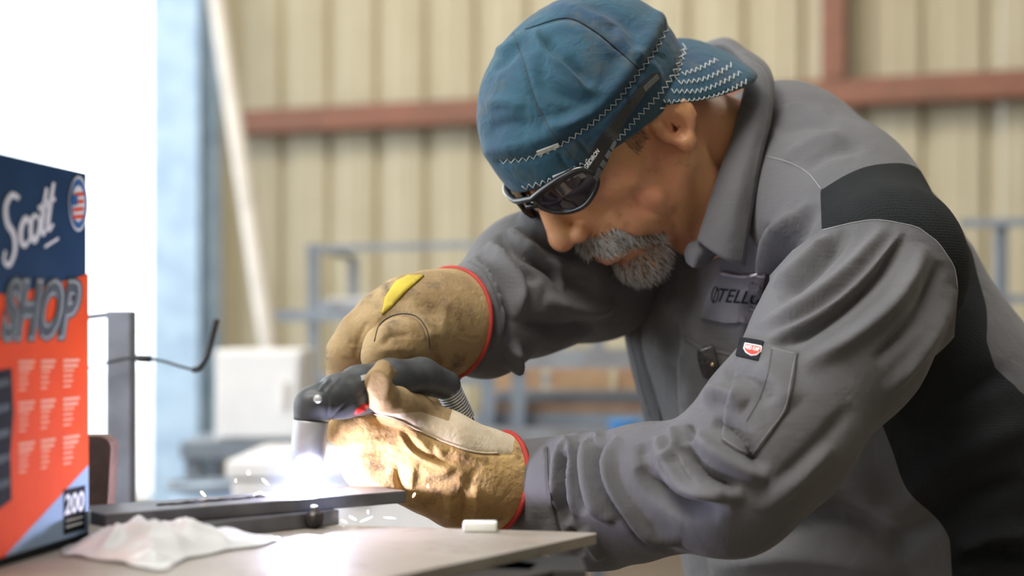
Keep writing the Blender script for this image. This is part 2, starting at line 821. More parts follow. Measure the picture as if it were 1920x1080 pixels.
M_bluepl = mat('blue_plastic', (0.05, 0.25, 0.60), 0.4, noise=(8, (0.04, 0.2, 0.5), 0.4, 0.7))
M_brown = mat('brown_cardboard', (0.42, 0.27, 0.16), 0.85, noise=(12, (0.33, 0.20, 0.12), 0.4, 0.7))

floor = box('floor', (1.5, 2.6, -0.05), (15.0, 13.6, 0.1), M_conc)
tag(floor, 'brown grey concrete floor of the workshop', 'floor', kind='structure')
yard = box('ground', (-8, 26, -0.06), (70, 33, 0.08), M_yard)
tag(yard, 'sunlit pale yard outside the open door', 'ground', kind='structure')

# unseen rest of the hall; roof and walls block ambient light, left side open
M_roof = mat('pale_roof_sheet', (0.42, 0.40, 0.36), 0.7, noise=(2.0, (0.36, 0.34, 0.31), 0.4, 0.7))
ceiling = empty('ceiling', (0, 2, 5.2))
tag(ceiling, 'pale metal roof with an opening added for top light', 'ceiling', kind='structure')
SX0, SX1, SY0, SY1 = -2.8, 0.6, -1.0, 2.6  # roof opening made up and sized for soft top light
for c_, s_ in (((-1.0, (SY1 + 9.6) / 2, 5.25), (17.0, 9.6 - SY1, 0.08)), ((-1.0, (SY0 - 4.5) / 2, 5.25), (17.0, SY0 + 4.5, 0.08)),
               (((SX1 + 7.5) / 2, (SY0 + SY1) / 2, 5.25), (7.5 - SX1, SY1 - SY0, 0.08)), (((-9.5 + SX0) / 2, (SY0 + SY1) / 2, 5.25), (SX0 + 9.5, SY1 - SY0, 0.08))):
    box('roof_sheet', c_, s_, M_roof, ceiling)
o = box('wall_right', (7.45, 2.2, 2.6), (0.1, 13.4, 5.2), M_wallp)
tag(o, 'beige metal wall on the right side of the hall', 'wall', kind='structure')
o = box('wall_rear', (1.0, -4.45, 2.6), (13.0, 0.1, 5.2), M_wallp)
tag(o, 'beige metal wall behind the viewer', 'wall', kind='structure')

# back wall: ribbed sheets, set at a slight angle behind the man
WL = Vector((-1.90, 8.60, 0))
WD = Vector((4.485, -1.42, 0)).normalized()
WN = Vector((WD.y, -WD.x, 0))          # towards the camera


def wall_pt(s, off, z):
    return WL + WD * s + WN * off + Vector((0, 0, z))


wall_back = empty('wall_back', WL)
tag(wall_back, 'beige ribbed metal back wall of the workshop', 'wall', kind='structure')


def sheet_mesh(height):
    prof = []
    for k in range(3):
        b = k * 0.305
        prof += [(b, 0), (b + 0.085, 0), (b + 0.095, 0.008), (b + 0.112, 0.008), (b + 0.122, 0),
                 (b + 0.150, 0), (b + 0.160, 0.008), (b + 0.177, 0.008), (b + 0.187, 0), (b + 0.205, 0),
                 (b + 0.235, -0.045), (b + 0.275, -0.045), (b + 0.300, 0)]
    prof.append((0.915, 0))
    V = []
    Fc = []
    for th in (0.0, -0.006):
        for z in (0.0, height):
            for s, o in prof:
                V.append((s, o + th, z))
    n = len(prof)
    for i in range(n - 1):
        Fc.append((i, i + 1, n + i + 1, n + i))
        Fc.append((2 * n + i + 1, 2 * n + i, 3 * n + i, 3 * n + i + 1))
        Fc.append((n + i, n + i + 1, 3 * n + i + 1, 3 * n + i))
        Fc.append((i + 1, i, 2 * n + i, 2 * n + i + 1))
    me = bpy.data.meshes.new('wall_sheet')
    me.from_pydata(V, [], Fc)
    me.update()
    me.materials.append(M_wallp)
    return me


sm = sheet_mesh(5.2)
ang = math.atan2(WD.y, WD.x)
for i in range(10):
    o = bpy.data.objects.new('wall_sheet', sm)
    COL.objects.link(o)
    o.parent = wall_back
    o.matrix_parent_inverse = wall_back.matrix_world.inverted()
    o.matrix_world = Matrix.Translation(wall_pt(0.02 + i * 0.916, 0.0, 0.0)) @ Matrix.Rotation(ang, 4, 'Z') @ Matrix.Scale(-1, 4, (0, 1, 0))
# wall beyond the open door
for i in range(4):
    o = bpy.data.objects.new('wall_sheet', sm)
    COL.objects.link(o)
    o.parent = wall_back
    o.matrix_parent_inverse = wall_back.matrix_world.inverted()
    o.matrix_world = Matrix.Translation(wall_pt(-5.2 - i * 0.916, 0.0, 0.0)) @ Matrix.Rotation(ang, 4, 'Z') @ Matrix.Scale(-1, 4, (0, 1, 0))

RZ = Matrix.Rotation(ang, 3, 'Z')


def wall_beam(name, s0, s1, z0, z1, off, dep, material, label):
    """C-section along the wall: web and two flanges in one beam"""
    bm = bmesh.new()
    c = wall_pt((s0 + s1) / 2, off, (z0 + z1) / 2)
    L = s1 - s0
    H = z1 - z0
    if L > H:
        box_bm(bm, c + WN * dep / 2, (L, 0.012, H), RZ)
        box_bm(bm, c + Vector((0, 0, H / 2)), (L, dep, 0.012), RZ)
        box_bm(bm, c - Vector((0, 0, H / 2)), (L, dep, 0.012), RZ)
    else:
        box_bm(bm, c, (0.012, dep, H), RZ)
        box_bm(bm, c + WN * dep / 2, (L, 0.014, H), RZ)
        box_bm(bm, c - WN * dep / 2, (L, 0.014, H), RZ)
    o = bm_obj(name, bm, material)
    return tag(o, label, 'beam', kind='structure')


wall_beam('trim_1', 0.35, 9.2, 2.24, 2.36, 0.13, 0.16, M_red, 'red oxide horizontal wall girt')
wall_beam('trim_2', 3.72, 3.84, 2.37, 5.2, 0.13, 0.18, M_red, 'red oxide vertical wall post above the girt')
wall_beam('trim_3', -0.16, 0.16, 0.0, 5.2, 0.14, 0.24, M_bluegrey, 'steel column beside the open door, door glare painted in as pale blue')
wall_beam('trim_4', -5.3, -4.95, 0.0, 5.2, 0.14, 0.24, M_bluegrey, 'steel column on the far side of the door, in the same painted glare blue')
wall_beam('trim_5', 0.35, 9.2, 0.0, 0.2, 0.10, 0.10, M_red, 'red oxide base beam of the wall')
# diagonal brace near the door
br = tube('trim_6', [W(566, 1031, 6.95), W(497, 610, 7.1), W(415, 60, 7.3), W(380, -180, 7.4)], 0.042, M_pale, n=10)
tag(br, 'pale diagonal pipe brace beside the open door', 'brace', kind='structure')

# ================================================================== BACKGROUND CLUTTER


def bar(name, a, b, w, h, material, parent=None, label=None, cat=None, group=None, bevel=0.0):
    a = Vector(a)
    b = Vector(b)
    d = (b - a)
    L = d.length
    x = d.normalized()
    up = Vector((0, 0, 1)) if abs(x.z) < 0.9 else Vector((0, 1, 0))
    y = up.cross(x).normalized()
    z = x.cross(y)
    R = Matrix((x, y, z)).transposed()
    o = box(name, (a + b) / 2, (L, w, h), material, parent, R, bevel)
    if label:
        tag(o, label, cat, group)
    return o


def drop(p):
    return Vector((p.x, p.y, 0.0))


# tall rack frame behind the hands (rail on top, beam half way up)
rk = empty('storage_rack', drop(W(585, 900, 4.6)))
tag(rk, 'grey steel storage rack with a thin top rail behind the gloves', 'rack')
for (u, v0, d) in ((588, 462, 4.6), (1120, 452, 4.4)):
    p = W(u, v0, d)
    bar('post', drop(p), p, 0.035, 0.035, M_rack, rk)
    q = p + Vector((0.05, 0.7, 0))
    bar('post', drop(q), q, 0.035, 0.035, M_rack, rk)
    bar('side_rail', p, q, 0.02, 0.02, M_rack, rk)
bar('top_rail', W(575, 467, 4.6), W(1130, 453, 4.4), 0.02, 0.02, M_rack, rk)
bar('shelf_beam', W(520, 592, 4.62), W(1130, 592, 4.4), 0.04, 0.035, M_rack, rk)
bar('shelf_beam', W(520, 710, 4.62), W(1130, 712, 4.4), 0.04, 0.03, M_rack, rk)
for k, (v, d, h, m, lab) in enumerate(((578, 4.72, 0.032, M_stock, 'grey steel bar lying on the rack shelf nearest the viewer'),
                                      (580, 4.9, 0.05, M_pale, 'pale thick steel bar lying mid depth on the rack shelf'),
                                      (584, 5.08, 0.03, M_stockr, 'rusty steel bar lying rearmost on the rack shelf'))):
    z = rk.children[-2].location  # noqa
    a = W(600 + 20 * k, v, d)
    b = W(1140, v, d - 0.2)
    za = W(520, 592, 4.62).z + 0.0175 + h / 2
    a.z = za
    b.z = za
    bar('steel_bar', a, b, 0.05, h, m, None, lab, 'bar', 'steel bars on the rack shelf')

# low stock rack seen between sleeve and belly
sr = empty('stock_rack', drop(W(1060, 900, 3.6)))
tag(sr, 'low steel stock rack seen below the far sleeve', 'rack')
zb = W(1000, 668, 3.6).z
bar('top_beam', W(880, 672, 3.6), W(1340, 672, 3.6), 0.08, 0.05, M_stock, sr)
for u in (915, 972, 1300):
    p = W(u, 690, 3.6)
    bar('post', drop(p), p, 0.035, 0.05, M_rack, sr)
bar('shelf_beam', W(880, 804, 3.78), W(1340, 804, 3.78), 0.44, 0.035, M_stock, sr)
bar('shelf_beam', W(880, 898, 3.78), W(1340, 898, 3.78), 0.44, 0.035, M_stock, sr)
zsh = W(1000, 804, 3.78).z + 0.0185
for k in range(7):
    a = W(890 + 9 * k, 770, 3.65 + 0.029 * k)
    b = W(1330, 770, 3.65 + 0.029 * k)
    hh = [0.03, 0.055, 0.04, 0.075, 0.05, 0.085, 0.06][k]
    a.z = b.z = zsh + hh / 2
    bar('steel_length', a, b, 0.026, hh, (M_rack, M_stockr, M_stock)[k % 3], None,
        '%s steel length on the low rack, %s' % (('dark grey', 'rusty', 'bright grey')[k % 3],
        ('nearest the viewer', 'second from the viewer', 'third from the viewer', 'in the middle of the row', 'third from the wall',
         'second from the wall', 'rearmost of the row')[k]), 'bar', 'steel lengths on the low rack')
for k in range(3):
    c = W(960 + 130 * k, 735, 3.79)
    c.z = zsh + 0.075
    o = empty('carton', (c.x, c.y + 0.12, zsh))
    tag(o, 'brown carton standing behind the steel lengths, %s' % ('left of three', 'middle of three', 'right of three')[k], 'carton', 'cartons on the low rack')
    box('carton_body', (c.x, c.y + 0.12, zsh + 0.07), (0.16, 0.13, 0.14), M_brown, o, bevel=0.003)
    box('tape', (c.x, c.y + 0.12, zsh + 0.1405), (0.16, 0.03, 0.0015), M_pale, o)
# small blue container on the low rack
bc = empty('blue_bucket', drop(W(1185, 800, 3.4)))
pb = W(1170, 815, 3.3)
bc.location = (pb.x, pb.y, pb.z - 0.03)
bc.matrix_world = Matrix.Translation(bc.location)
V, Fc = tube_data([pb + Vector((0, 0, z)) for z in (-0.03, -0.029, 0.03, 0.031)], [0.02, 0.028, 0.034, 0.036], 16)
mesh_obj('bucket_body', V, Fc, M_bluepl, bc)
tube('rim', [pb + Vector((0.036 * math.cos(a), 0.036 * math.sin(a), 0.031)) for a in np.linspace(0, 6.283, 20, endpoint=False)], 0.003, M_bluepl, bc, 6, True)
tag(bc, 'small blue bucket on the bench beyond the shirt front', 'bucket')
st = empty('side_bench', drop(pb))
tag(st, 'low narrow grey bench beneath the small blue bucket', 'bench')
box('bench_top', (pb.x - 0.05, pb.y, pb.z - 0.045), (0.5, 0.2, 0.03), M_stock, st)
for sx in (-0.22, 0.22):
    for sy in (-0.08, 0.08):
        box('leg', (pb.x - 0.05 + sx, pb.y + sy, (pb.z - 0.06) / 2), (0.03, 0.03, pb.z - 0.06), M_rack, st)

# rack on the far right
rr = empty('pipe_rack', drop(W(1880, 800, 4.0)))
tag(rr, 'grey pipe rack against the wall on the far right', 'rack')
for (u, d) in ((1876, 4.0), (2160, 3.9)):
    p = W(u, 412, d)
    bar('post', drop(p), p, 0.03, 0.03, M_rack, rr)
for v in (416, 560, 720):
    bar('rail', W(1800, v + 3, 4.0), W(2170, v - 4, 3.9), 0.025, 0.022, M_rack, rr)

# white cabinet on a dark cart, near the door
ct = empty('cart', drop(W(470, 900, 3.6)))
tag(ct, 'dark steel cart carrying the white cabinet by the door', 'cart')
cz = W(470, 826, 3.6).z
ctop = W(470, 826, 3.6)
box('cart_top', (ctop.x, 3.72, cz - 0.02), (0.33, 0.36, 0.04), M_rack, ct)
box('lower_tray', (ctop.x, 3.72, cz - 0.42), (0.30, 0.32, 0.03), M_rack, ct)
for sx in (-0.14, 0.14):
    for sy in (-0.14, 0.14):
        box('leg', (ctop.x + sx, 3.72 + sy, (cz - 0.04 + 0.05) / 2), (0.035, 0.035, cz - 0.04 - 0.05), M_rack, ct)
        tube('caster', [Vector((ctop.x + sx - 0.012, 3.72 + sy, 0.03)), Vector((ctop.x + sx + 0.012, 3.72 + sy, 0.03))], 0.03, M_rack, ct, 12)
wc = empty('white_cabinet', (ctop.x, 3.72, cz))
tag(wc, 'plain white metal cabinet standing on the dark cart', 'cabinet')
hh = W(480, 655, 3.6).z - cz
box('cabinet_body', (ctop.x + 0.02, 3.72, cz + hh / 2), (0.22, 0.24, hh), M_whitep, wc, bevel=0.006)
box('cabinet_door', (ctop.x + 0.02, 3.585, cz + hh / 2), (0.205, 0.012, hh - 0.02), M_whitep, wc, bevel=0.003)
box('handle', (ctop.x + 0.09, 3.573, cz + hh / 2), (0.012, 0.014, 0.07), M_pale, wc, bevel=0.003)
# dark bin under the cabinet
bp = drop(W(388, 940, 3.2))
bn = empty('scrap_bin', bp)
tag(bn, 'grey flared scrap bin in front of the cart', 'bin')
V, Fc = tube_data([bp + Vector((0, 0, z)) for z in (0.0, 0.03, 0.70, 0.72)], [0.11, 0.112, 0.08, 0.085], 18)
mesh_obj('bin_body', V, Fc, M_bluegrey, bn)
tube('rim', [bp + Vector((0.085 * math.cos(a), 0.085 * math.sin(a), 0.72)) for a in np.linspace(0, 6.283, 24, endpoint=False)], 0.008, M_rack, bn, 6, True)

# white chest behind the table
wx0, wx1 = W(432, 862, 2.8).x, W(905, 862, 2.8).x
wz = W(600, 862, 2.8).z
wch = empty('storage_chest', ((wx0 + wx1) / 2, 3.0, 0))
tag(wch, 'low white storage chest on the floor behind the table', 'chest')
box('chest_body', ((wx0 + wx1) / 2, 3.02, (wz - 0.04) / 2 + 0.01), (wx1 - wx0, 0.42, wz - 0.06), M_whitep, wch, bevel=0.008)
box('chest_lid', ((wx0 + wx1) / 2, 3.02, wz - 0.02), (wx1 - wx0 + 0.02, 0.44, 0.036), M_whitep, wch, bevel=0.008)
box('latch', ((wx0 + wx1) / 2, 2.795, wz - 0.05), (0.05, 0.012, 0.05), M_pale, wch, bevel=0.003)
for sx in (-1, 1):
    box('foot', ((wx0 + wx1) / 2 + sx * 0.2, 3.02, 0.006), (0.05, 0.36, 0.03), M_rack, wch)

# ================================================================== WORK TABLE
M_plate = mat('scorched_steel_plate', (0.36, 0.33, 0.285), 0.5, 0.2, noise=(18, (0.29, 0.25, 0.21), 0.35, 0.7), bump=(90, 0.3, 0.0012), stain=(30, (0.22, 0.18, 0.14), 0.56, 0.72))
M_dark = mat('dark_frame_steel', (0.045, 0.048, 0.052), 0.5, 0.4, noise=(20, (0.08, 0.06, 0.05), 0.4, 0.75))
M_bar = mat('grey_mill_bar', (0.20, 0.20, 0.21), 0.45, 0.6, noise=(30, (0.12, 0.12, 0.13), 0.35, 0.7), bump=(150, 0.2, 0.0006))
table = empty('work_table', (-0.3, 0.75, 0))
tag(table, 'steel welding table with a scorched plate top', 'table')
c1 = T(1130, 999)
c2 = T(640, 985)
d12 = (c2 - c1).normalized()
c3 = T(745, 1080)
d13 = (c3 - c1).normalized()
pl = [c1, c1 + d12 * 1.0, c1 + d12 * 1.0 + d13 * 0.9, c1 + d13 * 0.9]
pl2 = []
for i in range(4):            # rounded corners
    a, b, c = pl[i - 1], pl[i], pl[(i + 1) % 4]
    r = 0.012
    for t in np.linspace(0, 1, 5):
        p = b + (a - b).normalized() * r * (1 - t) ** 2 + (c - b).normalized() * r * t * t
        pl2.append(p)
n = len(pl2)
V = [p.copy() for p in pl2] + [p - Vector((0, 0, 0.007)) for p in pl2]
for p in V:
    pass
Fc = [tuple(range(n)), tuple(reversed(range(n, 2 * n)))] + [(i, n + i, n + (i + 1) % n, (i + 1) % n) for i in range(n)]
me = bpy.data.meshes.new('table_plate')
me.from_pydata(V, [], Fc)
bm = bmesh.new()
bm.from_mesh(me)
bmesh.ops.recalc_face_normals(bm, faces=bm.faces)
bm.to_mesh(me)
bm.free()
link('table_plate', me, M_plate, table, False)
zt = TABLE_Z - 0.007
q0 = T(1008, 1036)
q0 = Vector((q0.x, q0.y + 0.0, 0))
ins = [q0, q0 + d12 * 0.8, q0 + d12 * 0.8 + d13 * 0.62, q0 + d13 * 0.62]
for i in range(4):
    a, b = ins[i].copy(), ins[(i + 1) % 4].copy()
    a.z = b.z = zt - 0.035
    bar('apron', a, b, 0.05, 0.07, M_dark, table)
    p = ins[i].copy()
    bar('leg', Vector((p.x, p.y, 0)), Vector((p.x, p.y, zt)), 0.06, 0.06, M_dark, table)
# ================================================================== THINGS ON THE TABLE
# bars
b0, b1 = T(100, 1000, 0.0112), T(762, 943, 0.0112)
ub = empty('flat_bar', b0)
dz = Vector((0, 0, 0.0048))
dirb = (b1 - b0).normalized()
side = Vector((-dirb.y, dirb.x, 0))
bs = b0 + dirb * ((T(172, 984, 0.0112) - b0).dot(dirb))
bm = bmesh.new()
R = Matrix((dirb, side, Vector((0, 0, 1)))).transposed()
L = (b1 - bs).length
box_bm(bm, (bs + b1) / 2 + dz + side * 0.028, (L, 0.056, 0.0096), R, 0.0012)
bmesh.ops.subdivide_edges(bm, edges=[e for e in bm.edges if e.calc_length() > 0.2], cuts=6)
o = bm_obj('flat_bar_body', bm, M_bar, ub)
tag(ub, 'long grey flat steel bar under the torch, resting across the shorter bar', 'steel bar')
# slag ridge along the cut
sl = []
for i in range(26):
    t = i / 25
    p = b0.lerp(b1, 0.30 + 0.34 * t) + dz * 2 + side * (0.024 + 0.003 * random.random())
    sl.append(p + Vector((0, 0, 0.0002 + 0.0006 * random.random())))
tube('slag_ridge', sl, [0.0007 + 0.0010 * random.random() for _ in sl], M_dark, ub, 6)

c0, ce = T(470, 1003), T(636, 984)
lb = empty('short_bar', c0)
dirc = (ce - c0).normalized()
cs = c0 - dirc * 0.07
sidec = Vector((-dirc.y, dirc.x, 0))
R2 = Matrix((dirc, sidec, Vector((0, 0, 1)))).transposed()
box('short_bar_body', (cs + ce) / 2 + sidec * 0.022 + Vector((0, 0, 0.0056)), ((ce - cs).length, 0.044, 0.0112), M_bar, lb, R2, 0.001)
tag(lb, 'short grey steel bar lying on the table below the cut', 'steel bar')

# round dark knob with stud at the bar's face
kp = T(590, 991)
kb = empty('clamp_knob', kp)
tag(kb, 'small dark round knob standing against the short bar', 'knob')
g = Grid((-0.012, -0.012, -0.001), (0.012, 0.012, 0.018), 0.0008)
g.ell((0, 0, 0.0072), (0.0072, 0.0072, 0.0070))
for a in range(6):
    an = a * math.pi / 3
    g.cone((0.0085 * math.cos(an), 0.0085 * math.sin(an), -0.002), (0.0085 * math.cos(an), 0.0085 * math.sin(an), 0.02), 0.0016, k=0.001, mode='sub')
g.plane((0, 0, 0.0002), (0, 0, -1))
V, Q = g.mesh()
mesh_obj('knob_body', V + np.array(kp), Q, mat('black_oxide', (0.03, 0.03, 0.035), 0.35, 0.6, noise=(80, (0.07, 0.06, 0.06), 0.4, 0.7)), kb)
tube('stud', [kp + Vector((0, 0, 0.012)), kp + Vector((0, 0, 0.0165))], 0.0028, M_bar, kb, 10)

# soapstone stick
M_soap = mat('white_soapstone', (0.86, 0.87, 0.84), 0.55, noise=(60, (0.78, 0.79, 0.76), 0.4, 0.7))
sp0, sp1 = T(868, 998), T(932, 998)
o = box('soapstone_marker', (sp0 + sp1) / 2 + Vector((0, 0.004, 0.0038)), ((sp1 - sp0).length, 0.012, 0.0074), M_soap, bevel=0.0015, smooth=True)
tag(o, 'white soapstone stick lying at the far edge of the table below the cuff', 'marker')

# rusty block with rounded top behind the bar
M_rust = mat('rusted_block', (0.19, 0.11, 0.085), 0.7, 0.3, noise=(40, (0.10, 0.06, 0.05), 0.35, 0.7), bump=(200, 0.4, 0.0008))
bb = W(190, 960, 1.07)
bm = bmesh.new()
prof = [(-0.055, 0), (0.0, 0)]
hb = W(190, 816, 1.07).z - TABLE_Z
xr = 0.0085
prof = [(-0.06, 0), (xr - 0.002, 0)]
for t in np.linspace(0, math.pi / 2, 7):
    prof.append((xr + 0.0015 - 0.010 + 0.010 * math.cos(t), hb - 0.010 + 0.010 * math.sin(t)))
prof.append((-0.06, hb))
V = [(bb.x + x, 1.07 + y, TABLE_Z + z) for y in (-0.008, 0.012) for x, z in prof]
n = len(prof)
Fc = [tuple(range(n)), tuple(reversed(range(n, 2 * n)))] + [((i + 1) % n, i, n + i, n + (i + 1) % n) for i in range(n)]
o = mesh_obj('steel_block', V, Fc, M_rust, None, False)
bv = o.modifiers.new('bevel', 'BEVEL')
bv.width = 0.0012
bv.segments = 2
tag(o, 'rusty brown steel block with a rounded top corner beside the towel box', 'block')

# upright square tube behind the table
M_post = mat('haze_lightened_post_paint', (0.26, 0.28, 0.34), 0.55, 0.2, noise=(25, (0.20, 0.21, 0.25), 0.4, 0.7))  # base colour lightened to carry the veiling glare over a dark post
pt = W(228, 583, 1.65)
po = empty('upright_post', drop(pt))
tag(po, 'dark square steel upright behind the table with an arm on top', 'post')
bar('post_tube', drop(pt), pt, 0.028, 0.028, M_post, po, bevel=0.002)
bar('top_arm', W(225, 588, 1.65), W(60, 606, 1.65), 0.02, 0.006, M_post, po)
box('foot_plate', (pt.x, pt.y, 0.005), (0.12, 0.12, 0.01), M_post, po)
# cable clipped to the upright
M_cable = mat('black_rubber_cable', (0.02, 0.021, 0.024), 0.55, noise=(80, (0.035, 0.035, 0.04), 0.4, 0.7))
cb = empty('cable', W(228, 676, 1.62))
tag(cb, 'thin black cable sagging across the dark upright post', 'cable')
cp = spline([(60, 700), (165, 689), (205, 679), (250, 671), (300, 676), (345, 689), (370, 692), (388, 668), (398, 630), (406, 598)], 8)
rr_ = [0.0016 if i < 45 else 0.0035 for i in range(len(cp))]
tube('cable_run', [W(u, v, 1.622) for u, v in cp], rr_, M_cable, cb, 8)
tube('connector', [W(u, v, 1.622) for u, v in ((252, 671), (262, 672), (280, 673), (285, 674))], [0.003, 0.0045, 0.0045, 0.002], M_cable, cb, 8)

# ================================================================== SHOP TOWEL BOX
M_navy = mat('navy_carton', (0.012, 0.045, 0.105), 0.75, spec=0.2, noise=(30, (0.016, 0.055, 0.12), 0.4, 0.7))
M_orange = mat('orange_print', (0.80, 0.085, 0.016), 0.8, spec=0.15, noise=(40, (0.74, 0.075, 0.016), 0.4, 0.7))
M_lblue = mat('pale_blue_print', (0.30, 0.42, 0.58), 0.8, spec=0.15, noise=(40, (0.27, 0.38, 0.54), 0.4, 0.7))
M_wprint = mat('white_print', (0.82, 0.84, 0.86), 0.8, spec=0.15, noise=(40, (0.78, 0.80, 0.82), 0.4, 0.7))
M_kprint = mat('black_print', (0.012, 0.013, 0.017), 0.8, spec=0.15, noise=(40, (0.018, 0.018, 0.02), 0.4, 0.7))
M_gprint = mat('grey_print', (0.10, 0.12, 0.13), 0.8, spec=0.15, noise=(40, (0.07, 0.08, 0.09), 0.4, 0.7))
M_pprint = mat('pale_orange_print', (0.85, 0.42, 0.30), 0.8, spec=0.15, noise=(40, (0.80, 0.36, 0.25), 0.4, 0.7))
BA = T(163, 1014)
BB = T(0, 1064)
be = (BB - BA).normalized()
bnrm = Vector((-be.y, be.x, 0))
if bnrm.x < 0:
    bnrm = -bnrm
bh = W(167, 325, BA.y).z - TABLE_Z
tb = empty('towel_box', BA)
tag(tb, 'navy and orange shop towel carton at the left end of the table', 'box')
bl = 0.205
bd = 0.13
R3 = Matrix((be, bnrm, Vector((0, 0, 1)))).transposed()
box('carton_body', BA + be * bl / 2 - bnrm * bd / 2 + Vector((0, 0, bh / 2)), (bl, bd, bh), M_navy, tb, R3, 0.0015)


def facept(u, v, off=0.0004):
    o = Vector((0, 0, CAMZ))
    d = W(u, v, 1.0) - o
    t = (BA + bnrm * off - o).dot(bnrm) / d.dot(bnrm)
    return o + d * t


def flat(name, poly, material, off=0.0004, parent=None):
    P = [facept(u, v, off) for u, v in poly]
    me = bpy.data.meshes.new(name)
    bm = bmesh.new()
    vs_ = [bm.verts.new(p) for p in P]
    f = bm.faces.new(vs_)
    f.normal_update()
    if f.normal.dot(bnrm) < 0:
        f.normal_flip()
    bmesh.ops.triangulate(bm, faces=[f])
    return bm_obj(name, bm, material, parent or tb)


def quad_text(name, s, quad, material, off, shear=0.0, bold=0.0, parent=None, mapper=facept):
    V, Fc = text_tris(s, 1.0, shear, bold)
    A = np.array(V)
    lo, hi = A.min(0), A.max(0)
    q = np.array(quad, float)        # top-left, top-right, bottom-right, bottom-left
    P = []
    for x, y in A:
        a = (x - lo[0]) / (hi[0] - lo[0])
        b = (y - lo[1]) / (hi[1] - lo[1])
        top = q[0] * (1 - a) + q[1] * a
        bot = q[3] * (1 - a) + q[2] * a
        uv = bot * (1 - b) + top * b
        P.append(mapper(uv[0], uv[1], off))
    return mesh_obj(name, P, Fc, material, parent or tb, False)


def fl(u):      # rows that run parallel to the carton's edges, given at the right edge u=165
    return u


def row(v, u):
    """image row of a level line of the carton that crosses its right edge at row v"""
    return HOR + (v - HOR) * (1 + (165 - u) * 0.000805)


def rpoly(pts):
    return [(u, row(v, u)) for u, v in pts]


flat('orange_field', rpoly([(-40, 562), (30, 560), (150, 520), (166, 512), (166, 880), (20, 998), (-40, 998)]), M_orange)
flat('pale_blue_corner', rpoly([(166, 872), (166, 998), (8, 998)]), M_lblue, 0.0006)
flat('bottom_band', rpoly([(-40, 998), (166, 998), (166, 1013), (-40, 1013)]), M_kprint, 0.0005)
flat('count_field', rpoly([(119, 908), (160, 908), (160, 990), (119, 990)]), M_kprint, 0.0008)
quad_text('count_lettering', '200', rpoly([(121, 918), (158, 918), (158, 955), (121, 955)]), M_wprint, 0.0011, 0.1, 0.02)
for v0 in (964, 975):
    flat('print_line', rpoly([(124, v0), (155, v0), (155, v0 + 4), (124, v0 + 4)]), M_wprint, 0.0011)
# brush script name
script = [
    [(36, 372), (22, 366), (11, 388), (14, 418), (26, 440), (28, 470), (18, 496), (8, 490), (10, 470)],
    [(56, 418), (48, 410), (40, 428), (40, 452), (48, 460), (57, 446)],
    [(68, 402), (60, 412), (58, 438), (64, 450), (71, 440), (74, 416), (68, 402)],
    [(88, 352), (82, 392), (78, 428), (82, 438), (88, 428)],
    [(101, 342), (95, 380), (90, 418), (93, 430), (100, 420)],
    [(72, 392), (86, 384), (104, 372)],
]
for st_ in script:
    P = spline(st_, 6)
    Vv = []
    Ff = []
    for i, (u, v) in enumerate(P):
        t = i / (len(P) - 1)
        w = 5.0 * (0.55 + 0.45 * math.sin(math.pi * min(1, t * 1.1 + 0.05)))
        d = P[min(i + 1, len(P) - 1)] - P[max(i - 1, 0)]
        d = d / (np.linalg.norm(d) + 1e-9)
        nn = np.array([-d[1], d[0]])
        for s_ in (-1, 1):
            q = (u + nn[0] * w * s_ * 0.8, v + nn[1] * w * s_ * 1.5)
            Vv.append(facept(q[0], q[1], 0.0007))
    for i in range(len(P) - 1):
        Ff.append((2 * i, 2 * i + 1, 2 * i + 3, 2 * i + 2))
    mesh_obj('script_stroke', Vv, Ff, M_wprint, tb, False)
flat('tagline', [(84, 460), (110, 444), (110, 450), (84, 466)], M_wprint)
# block lettering with a pale outline and dark fill
quad_text('block_lettering', 'SHOP', [(6, 518), (158, 520), (146, 640), (0, 645)], M_gprint, 0.0008, 0.22, 0.085)
quad_text('block_lettering', 'SHOP', [(9, 522), (154, 524), (143, 636), (3, 640)], mat('silver_print', (0.36, 0.40, 0.41), 0.4, noise=(40, (0.3, 0.33, 0.34), 0.4, 0.7)), 0.0011, 0.22, 0.055)
quad_text('block_lettering', 'SHOP', [(12, 528), (150, 530), (140, 631), (7, 635)], M_gprint, 0.0014, 0.22, 0.015)
# round emblem with flag
def disc(name, c, rx, ry, material, off, y0=-1.0, y1=1.0, x0=-1.0, x1=1.0):
    pts = []
    for a in np.linspace(0, 2 * math.pi, 40, endpoint=False):
        pts.append((c[0] + rx * min(x1, max(x0, math.cos(a))), c[1] + ry * min(y1, max(y0, math.sin(a)))))
    q = []
    for p in pts:
        if not q or (abs(p[0] - q[-1][0]) + abs(p[1] - q[-1][1])) > 1e-6:
            q.append(p)
    return flat(name, q, material, off)


disc('emblem_ring', (147, 382), 18, 52, M_wprint, 0.0006)
disc('emblem_ring', (147, 382), 16, 47, mat('blue_print', (0.02, 0.13, 0.36), 0.5, noise=(40, (0.02, 0.11, 0.3), 0.4, 0.7)), 0.0009)
disc('emblem_disc', (147, 382), 12, 34, M_wprint, 0.0012)
for k in range(4):
    flat('emblem_stripe', [(139 if k < 2 else 137, 362 + k * 14), (157, 360 + k * 14), (157, 367 + k * 14), (139 if k < 2 else 137, 369 + k * 14)], M_orange, 0.0015)
flat('emblem_canton', [(136, 366), (146, 365), (146, 384), (136, 386)], MATS['blue_print'], 0.0018)
